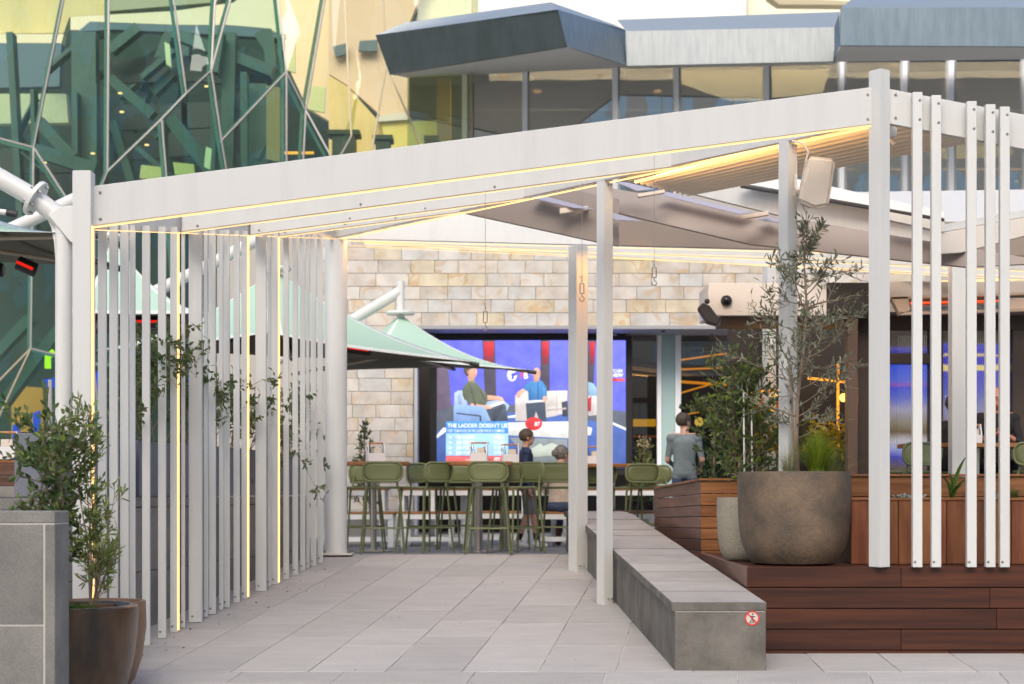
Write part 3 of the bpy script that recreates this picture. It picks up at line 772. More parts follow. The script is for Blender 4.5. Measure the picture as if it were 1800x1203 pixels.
text("P", 794, 412, 826, 62, (226, 40, 76), bold=.02); text("B", 822, 412, 858, 52, (246, 246, 250), bold=.03)
text("MATCHER", 1522, 362, 1656, 28, (240, 242, 252), bold=.02, shear=.2); text("PREVIEW", 1500, 398, 1664, 28, (246, 246, 252), bold=.03, shear=.2)
pic([(1540, 410), (1674, 410), (1674, 436), (1540, 436)], (214, 24, 60)); pic([(1606, 413), (1672, 413), (1672, 433), (1606, 433)], (236, 96, 90))

# ================================================================== terrace bar on the right
bar = thing('terrace_bar', 'dark framed terrace bar with fluted glazed doors behind the olive tree', 'bar', (4, 20, 0))
BY = 18.6
def bb(x0, x1, y0, y1, name, mat, Y=BY, th=.1, bev=.004):
    a = W(x0, y1, Y); c = W(x1, y0, Y)
    return MB().box(((a.x + c.x) / 2, Y + th / 2, (a.z + c.z) / 2), (c.x - a.x, th, c.z - a.z)).build(name, mat, bar, bevel=bev)
bb(1245, 1453, 498, 555, 'fascia_box', M('cream_fascia', (.70, .66, .60), .5), th=.9)
bb(1453.5, 1532, 497, 553, 'fascia_box', M('dark_brown_fascia', (.022, .016, .012), .5), th=.9)
bb(1532.5, 2250, 495, 549, 'fascia_box', M('warm_taupe_fascia', (.42, .36, .31), .45), th=.9)
brown = M('brown_frame', (.055, .036, .026), .5); brown2 = M('rust_brown_post', (.12, .075, .055), .6)
bb(1267, 1500, 556, 571, 'under_beam', brown2, BY + .1, .5)
bb(1490, 1508, 555, 860, 'frame_post', brown2, BY + .05, .16)
bb(1508.5, 1562, 553.5, 860, 'wall_or_flare_panel', brown, BY + .3, .1)
bb(1280, 2250, 540, 880, 'back_wall', M('dark_bar_wall', (.020, .014, .011), .7), BY + 2.2, .1)
bb(1562.5, 2250, 549.5, 580, 'door_header', brown, BY + .3, .12)
for (x0, x1) in ((1553, 1564), (1634, 1658), (1780, 1804)): bb(x0, x1, 580, 860, 'door_frame', brown, BY + .28, .12)
bb(1564, 1634, 622, 640, 'door_rail', brown, BY + .28, .12)
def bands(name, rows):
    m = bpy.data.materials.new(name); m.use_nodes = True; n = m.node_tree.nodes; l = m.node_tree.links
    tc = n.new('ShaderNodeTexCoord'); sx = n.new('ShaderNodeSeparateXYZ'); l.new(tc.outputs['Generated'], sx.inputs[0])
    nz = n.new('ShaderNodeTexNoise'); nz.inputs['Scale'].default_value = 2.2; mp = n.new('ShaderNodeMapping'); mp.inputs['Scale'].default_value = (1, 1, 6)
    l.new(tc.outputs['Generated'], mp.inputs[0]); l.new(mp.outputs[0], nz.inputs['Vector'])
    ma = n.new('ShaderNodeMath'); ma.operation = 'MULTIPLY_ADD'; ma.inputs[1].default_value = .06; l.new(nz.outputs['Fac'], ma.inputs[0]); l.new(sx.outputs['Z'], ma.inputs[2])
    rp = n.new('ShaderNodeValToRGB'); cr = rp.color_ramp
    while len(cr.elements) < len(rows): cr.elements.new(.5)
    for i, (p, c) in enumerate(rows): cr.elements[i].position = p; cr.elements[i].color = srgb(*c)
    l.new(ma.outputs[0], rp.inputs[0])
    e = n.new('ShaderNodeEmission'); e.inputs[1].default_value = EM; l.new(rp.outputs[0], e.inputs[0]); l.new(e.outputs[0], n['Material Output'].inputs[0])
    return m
bandm = bands('reflected_screen_bands', [(0, (60, 50, 42)), (.10, (110, 96, 84)), (.2, (84, 84, 190)), (.27, (170, 176, 236)), (.34, (206, 200, 206)), (.42, (120, 98, 70)), (.5, (150, 140, 120)), (.62, (176, 170, 196)), (.74, (96, 110, 214)), (.82, (70, 86, 220)), (.85, (150, 90, 200)), (.88, (90, 110, 226)), (1, (64, 92, 230))])  # screen reflection put in as glowing bands behind the fluted glass
bandm2 = bands('reflected_screen_bands_b', [(0, (84, 78, 90)), (.25, (150, 140, 150)), (.5, (150, 150, 190)), (.62, (100, 104, 200)), (.76, (84, 80, 206)), (.775, (250, 226, 150)), (.80, (250, 226, 150)), (.815, (72, 68, 200)), (.86, (70, 66, 200)), (.875, (240, 210, 130)), (.89, (70, 66, 200)), (.95, (88, 86, 200)), (.97, (90, 76, 62)), (1, (70, 56, 44))])
bb(1564, 1634, 641, 836, 'reflection_panel', bandm, BY + .42, .02, 0)
bb(1564, 1634, 590, 621, 'reflection_panel', bands('reflected_transom_bands', [(0, (40, 40, 150)), (.3, (92, 84, 180)), (.45, (84, 70, 62)), (1, (66, 54, 44))]), BY + .42, .02, 0)
bb(1659, 1779, 586, 836, 'reflection_panel', bandm2, BY + .42, .02, 0)
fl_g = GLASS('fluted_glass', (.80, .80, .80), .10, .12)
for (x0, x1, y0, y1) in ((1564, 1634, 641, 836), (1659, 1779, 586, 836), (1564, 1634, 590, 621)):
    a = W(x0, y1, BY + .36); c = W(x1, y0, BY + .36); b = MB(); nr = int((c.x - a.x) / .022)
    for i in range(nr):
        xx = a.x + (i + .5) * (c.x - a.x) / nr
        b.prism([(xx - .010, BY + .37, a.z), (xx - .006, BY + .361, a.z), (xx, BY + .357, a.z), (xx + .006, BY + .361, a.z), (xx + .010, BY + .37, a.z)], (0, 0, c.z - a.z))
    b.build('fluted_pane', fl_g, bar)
for (xa, ya, xb, yb) in ((1473, 640, 1473, 790), (1310, 690, 1386, 686), (1330, 745, 1330, 690), (1420, 665, 1490, 672), (1310, 718, 1370, 722)):
    MB().tube([W(xa, ya, BY + 1.6), W(xb, yb, BY + 1.6)], .016, 8).build('light_tube', orange, bar)
bb(1312, 1385, 700, 728, 'lit_shelf', EMI('amber_shelf', (.42, .10, .01), .7), BY + 1.9, .05)
ht = thing('radiant_heater', 'long radiant heater with glowing orange bar under the terrace roof', 'heater', W(1680, 535, 17.9))
b = MB(); b.prism([W(1567, 523, 17.9), W(1582, 553, 17.9), W(1600, 545, 17.9), W(1596, 522, 17.9)], (.02, .2, 0))
b.prism([W(1567, 521, 17.9), W(1850, 513, 17.9), W(1850, 517, 17.9), W(1567, 526, 17.9)], (0, .3, 0))
b.prism([W(1582, 549, 17.9), W(1850, 541, 17.9), W(1850, 546, 17.9), W(1582, 554, 17.9)], (0, .1, 0))
b.build('housing', M('tan_housing', (.48, .36, .26), .45), ht)
MB().prism([W(1594, 525, 18.05), W(1760, 520, 18.05), W(1760, 543, 18.05), W(1600, 548, 18.05)], (0, .02, 0)).build('reflector', M('mirror_reflector', (.5, .46, .42), .25, 1.0, col2=(.2, .19, .18), scale=14, stretch=(.4, 1, 3)), ht)
for yy in (533,): MB().tube([W(1600, yy, 17.98), W(1756, yy - 4, 17.98)], .011, 8).build('element', EMI('heater_bar', (1.0, .10, .02), 1.2), ht)
MB().prism([W(1772, 527, 17.95), W(1850, 524, 17.95), W(1850, 545, 17.95), W(1772, 548, 17.95)], (0, .15, 0)).build('control_box', M('pale_tan', (.62, .48, .36), .5), ht)
bs = thing('wall_speaker', 'black angular loudspeaker on the end of the cream fascia box', 'loudspeaker', W(1246, 550, 18.3))
b = MB().prism([W(*k) for k in [(1226, 541, 18.3), (1236, 532, 18.3), (1248, 538, 18.3), (1266, 562, 18.3), (1261, 571, 18.3), (1242, 566, 18.3)]], (.02, .25, 0)); b.build('cabinet', M('speaker_black', (.035, .032, .032), .5), bs, bevel=.01)
MB().ell(W(1243, 530, 18.45), .03, 12, 8).build('joint', dark_metal, bs, smooth=True)
dm = thing('dome_camera', 'black dome security camera on the cream fascia box', 'camera', W(1277, 529, BY))
MB().ell(W(1277, 529, BY - .02), .055, 20, 12).build('dome', M('gloss_black', (.01, .01, .012), .08), dm, smooth=True)
b = MB(); b.tube([W(1277, 529, BY - .001), W(1277, 529, BY - .03)], .06, 20); b.build('ring', dark_metal, dm)

# ================================================================== upper zinc and glass building
ub = thing('zinc_pavilion', 'upper glazed restaurant level with faceted zinc fascias and pale mullions', 'building', (3, 30, 0))
def facet(name, q, mat, th=.06): return slab(name, q, th, mat, ub)
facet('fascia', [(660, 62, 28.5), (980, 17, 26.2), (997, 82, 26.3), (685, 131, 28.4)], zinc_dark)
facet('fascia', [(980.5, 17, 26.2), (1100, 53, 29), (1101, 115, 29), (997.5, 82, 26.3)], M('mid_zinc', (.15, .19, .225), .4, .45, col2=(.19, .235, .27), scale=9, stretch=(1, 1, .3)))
MB().add([W(660, 62, 28.5), W(980, 17, 26.2), W(968, 4, 26.6), W(712, 40, 28.6)], [(0, 1, 2, 3)]).build('coping', cap_zinc, ub)
MB().add([W(980, 17, 26.2), W(1100, 53, 29), W(1082, 44, 29.2), W(968, 4, 26.6)], [(0, 1, 2, 3)]).build('coping', cap_zinc, ub)
MB().add([W(685, 131, 28.4), W(997, 82, 26.3), W(1101, 115, 29), W(1101, 119, 30), W(716, 137, 30)], [(0, 1, 2, 3, 4)]).build('soffit', soffit, ub)
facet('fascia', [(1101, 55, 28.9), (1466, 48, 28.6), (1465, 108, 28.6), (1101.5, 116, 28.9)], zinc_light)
MB().add([W(1101, 55, 28.9), W(1466, 48, 28.6), W(1476, 21, 29.0), W(1084, 35, 29.2)], [(0, 1, 2, 3)]).build('coping', cap_zinc, ub)
MB().add([W(1466.3, 48, 28.6), W(1476, 21, 29.0), W(1476, 82, 29.5), W(1466, 108, 28.6)], [(0, 1, 2, 3)]).build('end_cap', zinc_dark, ub)
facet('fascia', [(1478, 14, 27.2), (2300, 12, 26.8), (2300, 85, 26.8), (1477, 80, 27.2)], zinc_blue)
MB().add([W(1478, 14, 27.2), W(2300, 12, 26.8), W(2300, -35, 28), W(1508, -10, 28)], [(0, 1, 2, 3)]).build('coping', cap_zinc, ub)
MB().add([W(1477, 80, 27.2), W(2300, 85, 26.8), W(2300, 98, 29.6), W(1467, 109, 29.6)], [(0, 1, 2, 3)]).build('soffit', soffit, ub)
MB().add([W(1101, 116, 28.9), W(1465, 108, 28.6), W(1465, 114, 30), W(1101, 121, 30)], [(0, 1, 2, 3)]).build('soffit', soffit, ub)
GY = 30.0
mp_ = [(812, 825), (918, 931), (1077, 1090), (1185, 1197), (1343, 1356), (1476, 1488), (1587, 1599), (1668, 1681), (1800, 1813), (1930, 1943), (2060, 2073), (2190, 2203)]
def ubar(x0, x1, y0, y1, name, mat, Y, th): 
    a = W(x0, y1, Y); c = W(x1, y0, Y)
    return MB().box(((a.x + c.x) / 2, Y + th / 2, (a.z + c.z) / 2), (c.x - a.x, th, c.z - a.z)).build(name, mat, ub)
ugl = GLASS('tinted_glazing', (.62, .60, .56), .56, .005, (.95, .95, .92), wav=.03)
for i, (a, c) in enumerate(mp_):
    ubar(a, c - 4, 100, 345, 'mullion', mull, GY - .12, .14); ubar(c - 4, c, 100, 345, 'mullion_cover', mull_d, GY - .08, .1)
    if i: ubar(mp_[i - 1][1], a, 100, 345, 'pane', ugl, GY, .012)
ubar(716, 812, 118, 345, 'pane', GLASS('corner_glazing', (.80, .88, .76), .20, .005), GY, .012)
ubar(825, 2203, 192, 194, 'handrail', mull, GY + .3, .03)
ubar(1488, 2203, 252, 254, 'glass_edge', mull, GY + .3, .03)
int_wall = M('restaurant_interior', (.20, .17, .14), .8, col2=(.12, .10, .085), scale=.7)
ubar(720, 2400, 90, 420, 'interior_wall', int_wall, 36, .1)
MB().add([W(720, 112, GY + .05), W(2400, 96, GY + .05), W(2400, 132, 36), W(720, 150, 36)], [(0, 1, 2, 3)]).build('ceiling', M('restaurant_ceiling', (.26, .235, .20), .8), ub)
dl = EMI('downlight', (1.0, .60, .22), 2.2)
strip_fill_lamp(W(860, 128, 31.6), W(1840, 122, 31.6), (0, .1, -1), 420, ub, (1, .85, .62), 2.0)  # broad light added to brighten the interior, beyond the small downlights
for (px, py) in ((887, 135), (1055, 132), (945, 161), (1156, 161), (1572, 113), (1798, 108)):
    yy = 31.2 if py < 150 else 33.5
    MB().lathe([(.075, -.02), (.075, .02)], W(px, py, yy), 16).build('downlight', dl, ub)
ubar(768, 792, 135, 420, 'timber_column', M('amber_timber', (.42, .24, .06), .5), 31.5, .3)
creamp = M('cream_pane_reflection', (.72, .70, .52), .7)  # reflection of a sunlit building, put in as cream panels behind the glass
for q in ([(1198, 123, 31.5), (1342, 118, 31.5), (1342, 178, 31.5), (1284, 178, 31.5), (1198, 148, 31.5)], [(1358, 122, 31.5), (1460, 118, 31.5), (1446, 164, 31.5), (1358, 172, 31.5)]):
    slab('reflection_screen', q, .05, creamp, ub)
yel = M('interior_yellow_panel', (.66, .60, .20), .6)
slab('yellow_panel', [(1615, 252, 33), (1780, 245, 33), (1780, 276, 33), (1640, 280, 33)], .05, yel, ub)
ubar(1488, 2203, 296, 299, 'light_strip', EMI('inside_strip', (1, .62, .2), 1.6), 31.4, .02)
ubar(1488, 2203, 300, 312, 'counter', M('counter_grey', (.16, .17, .15), .5), 31.4, .3)
ubar(1656, 1668, 143, 162, 'menu_board', black, 31.8, .04); ubar(1681, 1690, 143, 162, 'menu_board', black, 31.8, .04)
for (px, py) in ((1522, 322), (1586, 317), (1788, 317), (1540, 330)): MB().ell(W(px, py, 33), .05, 10, 6).build('table_lamp', EMI('tiny_lamp', (1, .7, .15), 1.6), ub)

# cream tower above
cb_ = thing('cream_tower', 'sunlit cream rendered building above the zinc roofs', 'building', W(1100, 60, 52))
slab('wall', [(771, -120, 52), (1312, -120, 52), (1312, 330, 52), (771, 330, 52)], 8, cream_surface, cb_)
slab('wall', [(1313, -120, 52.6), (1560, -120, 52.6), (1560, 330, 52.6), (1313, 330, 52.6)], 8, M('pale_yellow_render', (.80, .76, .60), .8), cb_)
slab('parapet', [(1350, -6, 51.6), (1520, 4, 51.6), (1520, 9, 51.6), (1370, 8, 51.6)], .5, M('parapet_tan', (.45, .40, .28), .8), cb_)  # line in a darker tan than the walls

# ================================================================== faceted glass building on the left
gb = thing('glass_building', 'faceted green glass building with steel frame seen through its panes', 'building', (-7, 31, 0))
pane_g = GLASS('green_pane', (.72, .90, .80), .13, .004, (.9, 1, .92), wav=.08)
pane_y = GLASS('clear_pane', (.90, .93, .74), .10, .004, (1, 1, .95), wav=.03)
pane_d = GLASS('deep_green_pane', (.60, .84, .74), .12, .004, (.9, 1, .92), wav=.08)
N = {'a0': (-60, -60, 29.6), 'a1': (124, -60, 29.2), 'a2': (60, 260, 29.9), 'a3': (-60, 228, 29.6), 'b1': (192, -60, 29.8), 'b2': (190, 302, 29.4),
     'b3': (150, 400, 29.7), 'b4': (130, 368, 29.8), 'c1': (298, -60, 29.5), 'c2': (328, 165, 29.8), 'd1': (382, -60, 29.9), 'd2': (372, 125, 29.4), 'e1': (422, -60, 29.6),
     'f1': (285, 210, 29.7), 'f2': (320, 640, 29.7), 'f3': (165, 640, 29.6), 'g1': (420, 640, 29.6), 'g2': (398, 298, 29.8), 'h1': (484, -60, 29.8), 'h2': (504, 127, 29.3), 'h3': (390, 248, 29.6),
     'i1': (504, 640, 29.6), 'j1': (582, -60, 29.6), 'j2': (538, 195, 29.8), 'k1': (515, 640, 29.7), 'l1': (590, 290, 29.5), 'l2': (700, 640, 29.6), 'm1': (603, -60, 29.9), 'm2': (618, 240, 29.4),
     'n1': (671, -60, 29.6), 'n2': (679, 118, 29.8), 'n3': (648, 300, 29.5), 'o1': (830, -60, 29.7), 'o2': (830, 330, 29.7), 'o3': (765, 310, 29.5), 'q1': (55, 613, 29.4), 'q2': (-60, 730, 29.5), 's1': (190, 860, 29.5), 's2': (-60, 860, 29.5)}
P3 = {k: W(v[0], v[1], 29.6 + (v[2] - 29.6) * .16) for k, v in N.items()}
panes = [('a0 a1 a2 a3', pane_g), ('a1 b1 b2 b3 b4 a2', pane_g), ('b1 c1 c2 f1 b2', pane_d), ('c1 d1 d2 c2', pane_d), ('d1 e1 d2', pane_g), ('b2 f1 f2 f3 b3', pane_g),
         ('f1 c2 d2 h3 g2 g1 f2', pane_d), ('e1 h1 h2 h3 d2', pane_d), ('h3 h2 i1 g1 g2', pane_g), ('h1 j1 j2 h2', pane_y), ('h2 j2 k1 i1', pane_g), ('j2 l1 l2 k1', pane_d),
         ('j1 m1 m2 l1 j2', pane_y), ('m1 n1 n2 n3 l1 m2', pane_y), ('n1 o1 o2 o3 n2', pane_y), ('n2 o3 n3', pane_y), ('a3 a2 q1 q2', pane_g), ('a2 b4 b3 f3 q1', pane_g), ('q2 q1 s2', pane_d), ('q1 f3 s1 s2', pane_d)]
done = set()
for ps, m_ in panes:
    ks = ps.split(); vs3 = [P3[k] for k in ks]
    b = MB(); c0 = sum(vs3, Vector()) / len(vs3); n_ = len(ks)
    b.add(vs3 + [c0], [(i, (i + 1) % n_, n_) for i in range(n_)]).build('pane', m_, gb)
    for i in range(n_):
        e = tuple(sorted((ks[i], ks[(i + 1) % n_])))
        if e in done: continue
        done.add(e)
        MB().bar(P3[e[0]] + Vector((0, -.02, 0)), P3[e[1]] + Vector((0, -.02, 0)), .030, .05, up=(0, 1, 0)).build('mullion', mull_d if e[0] < 'm' else M('gold_mullion', (.40, .36, .26), .4, .5), gb)
        if e[0] < 'l':   # steel channel just inside the pane edge
            MB().bar(P3[e[0]] + Vector((-.10, .22, 0)), P3[e[1]] + Vector((-.10, .22, 0)), .055, .05, up=(0, 1, 0)).build('inner_channel', M('pale_green_channel', (.09, .20, .17), .45), gb)
def gbox(q, name, mat, th=.25): return slab(name, q, th, mat, gb)
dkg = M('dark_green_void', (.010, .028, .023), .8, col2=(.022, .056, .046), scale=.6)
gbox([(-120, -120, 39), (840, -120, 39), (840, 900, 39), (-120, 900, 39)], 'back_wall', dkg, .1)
cr1 = M('cream_reflection', (.96, .80, .58), .8, col2=(.90, .74, .50), scale=.35)  # reflections in the panes, put in as coloured panels behind them
tan_ = M('tan_reflection', (.66, .52, .40), .8, col2=(.70, .57, .45), scale=.4)
olive_ = M('olive_reflection', (.80, .63, .30), .8, col2=(.62, .52, .24), scale=.5, stretch=(2, 1, .3))
slate = M('slate_reflection', (.10, .16, .20), .6)
gbox([(124, 30, 35), (192, 26, 35), (303, 20, 35), (410, 5, 35), (490, -60, 35), (582, -60, 35), (582, 215, 35), (540, 190, 35), (512, 130, 35), (500, 66, 35), (472, 50, 35), (398, 44, 35), (310, 44, 35), (158, 38, 35), (140, 53, 35), (124, 53, 35)], 'cream_surface', cr1)
gbox([(158, 39, 34.8), (310, 45, 34.8), (398, 45, 34.8), (472, 51, 34.8), (500, 68, 34.8), (396, 62, 34.8), (310, 57, 34.8), (200, 52, 34.8), (136, 56, 34.8)], 'slate_reflection_band', slate)
gbox([(-60, 60, 35.2), (112, 60, 35.2), (108, 76, 35.2), (-60, 76, 35.2)], 'cream_reflection_band', cr1)
gbox([(-60, 77, 35), (108, 77, 35), (104, 152, 35), (-60, 156, 35)], 'slate_reflection_band', slate)
gbox([(-60, 165, 34.5), (116, 165, 34.5), (120, 216, 34.5), (-60, 218, 34.5)], 'cream_reflection_band', M('pale_olive_reflection', (.50, .54, .34), .8))
gbox([(-60, -60, 35.5), (186, -60, 35.5), (186, 26, 35.5), (122, 30, 35.5), (112, 58, 35.5), (-60, 60, 35.5)], 'gold_reflection_panel', olive_)
gbox([(190, -60, 35.6), (420, -60, 35.6), (380, 4, 35.6), (190, 20, 35.6)], 'gold_reflection_panel', M('grey_gold_reflection', (.42, .40, .28), .8))
gbox([(578, -60, 34), (760, -60, 34), (720, 40, 34), (718, 205, 34), (672, 206, 34), (610, 150, 34), (578, 130, 34)], 'tan_reflection_panel', tan_)
gbox([(578, 132, 33.7), (612, 153, 33.7), (680, 230, 33.7), (690, 330, 33.7), (578, 330, 33.7)], 'olive_reflection_panel', olive_)
gbox([(662, 204, 33.4), (718, 198, 33.4), (722, 210, 33.4), (664, 214, 33.4)], 'white_rail', white)
gbox([(668, 214, 33.5), (780, 212, 33.5), (780, 330, 33.5), (700, 330, 33.5)], 'yellow_wall', yel)
gbox([(735, -60, 34.4), (840, -60, 34.4), (840, 35, 34.4), (735, 35, 34.4)], 'green_facade', M('pale_green_facade', (.34, .44, .26), .7, col2=(.50, .54, .30), scale=4))
gbox([(632, 72, 33.8), (664, 70, 33.8), (662, 90, 33.8), (630, 90, 33.8)], 'reflected_window_slot', slate, .1)
gbox([(585, 82, 33.8), (610, 76, 33.8), (610, 94, 33.8), (590, 100, 33.8)], 'reflected_window_slot', slate, .1)
def gst(xa, ya, xb, yb, Y, wd=.35, mat=None):
    MB().bar(W(xa, ya, Y), W(xb, yb, Y), wd * .62, .3, up=(0, 1, 0)).build('steel_member', mat or green_steel, gb)
for k in ((195, 90, 245, 50, 33, .3), (305, 60, 480, 128, 33.2, .34), (195, 140, 270, 205, 32.6, .3), (270, 165, 305, 130, 33.5, .28), (390, 60, 380, 130, 32.6, .2), (405, 60, 400, 330, 33, .4),
          (470, 55, 478, 125, 33.4, .3), (455, 60, 500, 130, 34, .3), (300, 210, 375, 305, 32.4, .4), (200, 215, 235, 330, 33, .25), (230, 230, 300, 60, 34, .3), (330, 60, 310, 330, 34.2, .25), (70, 215, 130, 280, 32.4, .35), (60, 265, 170, 300, 32.2, .4),
          (150, 60, 152, 640, 32.8, .75), (168, 150, 168, 640, 32.4, .18), (450, 150, 452, 330, 33, .7), (430, 130, 432, 420, 32.4, .2), (60, 160, 64, 420, 32.6, .12), (135, 165, 138, 420, 32.5, .14),
          (288, 210, 290, 420, 32.3, .14), (378, 200, 372, 420, 32.3, .16), (-20, 640, 55, 560, 31.4, .3), (0, 720, 120, 560, 31.8, .3), (120, 560, 170, 700, 31.8, .3), (20, 60, 40, 420, 33, .2)): gst(*k)
for (xa, ya, xb, yb) in ((190, 125, 340, 122), (340, 122, 480, 132), (185, 208, 330, 205), (320, 205, 500, 198), (200, 262, 500, 240), (60, 330, 190, 330), (0, 285, 190, 280)):
    MB().bar(W(xa, ya, 33.6), W(xb, yb, 33.6), .5, .12, up=(0, 1, 0)).build('floor_beam', M('dim_beam', (.035, .05, .045), .6), gb)
for (x0, y0, x1, y1, c) in ((289, 74, 298, 118, 1), (362, 258, 372, 298, 1), (248, 290, 285, 318, 2), (304, 285, 340, 312, 2), (468, 150, 492, 285, 3), (502, 70, 518, 128, 1), (545, 150, 572, 198, 1)):
    m_ = [M('pale_glow_panel', (.66, .70, .58), .7), M('lime_flare_panel', (.80, .82, .48), .7), yel, M('ochre_strip', (.34, .27, .11), .7)][c]
    sh = random.uniform(-6, 6)
    gbox([(x0, y0, 31.5), (x1, y0 + 4, 31.5), (x1 + sh, y1, 31.5), (x0 + sh, y1 - 5, 31.5)], 'wall_or_flare_panel', m_, .08)  # pale light flares in the glass, put in as panels
for (px, py) in ((211, 164), (214, 197), (258, 255), (363, 152), (163, 270), (78, 286)): MB().box(W(px, py, 32), (.07, .06, .02)).build('ceiling_lamp', dl, gb)
MB().box(W(525, 269, 31.5), (.56, .05, .04)).build('ceiling_lamp', EMI('orange_bar', (1, .40, .06), 1.6), gb)
random.seed(77)
for i in range(24):
    xa = random.uniform(195, 500) if i < 17 else random.uniform(-20, 190); ya = random.uniform(62, 300); an = random.choice([.7, -.7, .3, -.35, 1.5, 1.1, -1.1, 0]); ln = random.uniform(30, 110)
    xb, yb = xa + ln * math.cos(an), min(325, max(62, ya + ln * math.sin(an)))
    gst(xa, ya, max(min(xb, 500), -20), yb, random.uniform(31.6, 37.5), random.choice([.06, .09, .12, .16]), green_steel)
# furniture seen through the lower right panes
for (x0, x1, y0) in ((575, 632, 228), (655, 690, 237), (745, 772, 238)):
    b = MB(); a = W(x0, y0, 31); c = W(x1, y0, 31)
    b.box(((a.x + c.x) / 2, 31.2, a.z - .05), (c.x - a.x, .5, .08)); b.box(((a.x + c.x) / 2, 31.2, a.z - .5), ((c.x - a.x) * .7, .4, .9)); b.build('lounge_seat', M('dark_lounge', (.03, .06, .05), .5), gb)
# lower left view: warm room and screen glow
gbox([(20, 678, 33), (74, 682, 33), (78, 800, 33), (20, 800, 33)], 'amber_wall', M('amber_room_wall', (.34, .17, .03), .6, emit=(.8, .34, .03), estr=.22), .1)
for (x0, y0, x1, y1) in ((22, 748, 34, 830), (58, 726, 70, 790), (75, 668, 96, 682), (165, 655, 182, 690), (165, 700, 180, 720), (243, 655, 252, 668), (330, 640, 340, 700), (398, 600, 410, 640)):
    gbox([(x0, y0, 30.8), (x1, y0 - 4, 30.8), (x1, y1, 30.8), (x0, y1, 30.8)], 'blue_screen', EMI('blue_glow', (.03, .12, .9), .8), .05)
MB().tube([W(84, 648, 30.9), W(84, 628, 30.9), W(95, 618, 30.9)], .06, 8).build('neon_mark', EMI('lime_neon', (.55, 1, 0), 1.1), gb)
gbox([(-60, 805, 31.5), (560, 805, 31.5), (560, 900, 31.5), (-60, 900, 31.5)], 'plinth', M('plinth_dark', (.05, .045, .04), .7), .2)

# ================================================================== building across the square, behind the camera
st = thing('arched_stone_building', 'brown stone building with tall arched windows across the square', 'building', (0, -62, 0))
brst = M('brown_stone', (.74, .62, .48), .85, col2=(.80, .70, .57), scale=.3)
MB().box((0, -64, 16), (110, 4, 36)).build('wall', brst, st)
MB().box((-27, -65, 30), (44, 4, 44)).build('added_tower_block', M('added_tower_tan', (.62, .50, .36), .85, col2=(.55, .46, .34), scale=.15), st)  # unseen block added so the left panes reflect it instead of sky
pal = M('pale_window', (.70, .84, .88), .6)
for i in range(-9, 11):
    for j in range(3):
        xc = i * 4.9 + 1.5; zb = 8.6 + j * 9.2; pts = [(xc - 1.7, -61.96, zb), (xc + 1.7, -61.96, zb), (xc + 1.7, -61.96, zb + 4.2)] + [(xc + 1.7 * math.cos(R_(a)), -61.96, zb + 4.2 + 1.7 * math.sin(R_(a))) for a in range(20, 180, 20)] + [(xc - 1.7, -61.96, zb + 4.2)]
        wn = MB().prism(pts, (0, .05, 0)).build('arched_window', pal, st)
        b = MB()
        for dx in (-.6, .6): b.box((xc + dx, -61.85, zb + 2.8), (.14, .1, 5.6))
        b.box((xc, -61.84, zb + 2.2), (3.4, .1, .16)); b.box((xc, -61.84, zb + 4.2), (3.4, .1, .16)); b.build('glazing_bars', brst, wn)
# ================================================================== umbrellas
def canopy_mesh(apex, cs, sag=.16, n=14, band=.07):
    """tensile canopy: four sectors between apex and corners; material 1 = pale seam bands"""
    b = MB()
    for k in range(4):
        A_, B_ = cs[k], cs[(k + 1) % 4]
        vs = []; idx = {}
        for i in range(n + 1):
            r = i / n
            for j in range(n + 1):
                t = j / n
                e = A_.lerp(B_, t); mid = (A_ + B_) / 2; cen = Vector((apex.x, apex.y, mid.z))
                e = e + (cen - e) * (.16 * 4 * t * (1 - t))
                p = apex.lerp(e, r)
                p.z -= sag * 4 * r * (1 - r) * (.55 + .45 * (1 - 4 * t * (1 - t)))
                idx[i, j] = len(vs); vs.append(p)
        fs0 = []; fs1 = []
        for i in range(n):
            for j in range(n):
                f = (idx[i, j], idx[i + 1, j], idx[i + 1, j + 1], idx[i, j + 1])
                (fs1 if (j == 0 or j == n - 1 or i == n - 1) else fs0).append(f)
        o = len(b.v); b.add(vs, fs0, 0); b.v = b.v; b.f += [[q + o for q in f] for f in fs1]; b.m += [1] * len(fs1)
    if b.f:
        a_, b2, c2 = (b.v[i] for i in b.f[len(b.f) // 8][:3])
        if (b2 - a_).cross(c2 - a_).z < 0: b.f = [f[::-1] for f in b.f]
    return b
strut_m = M('beige_strut', (.42, .37, .27), .5)
heat_red = EMI('heater_red', (.8, .02, .01), .9)
heat_or = EMI('heater_orange', (1.0, .12, .02), 1.3)
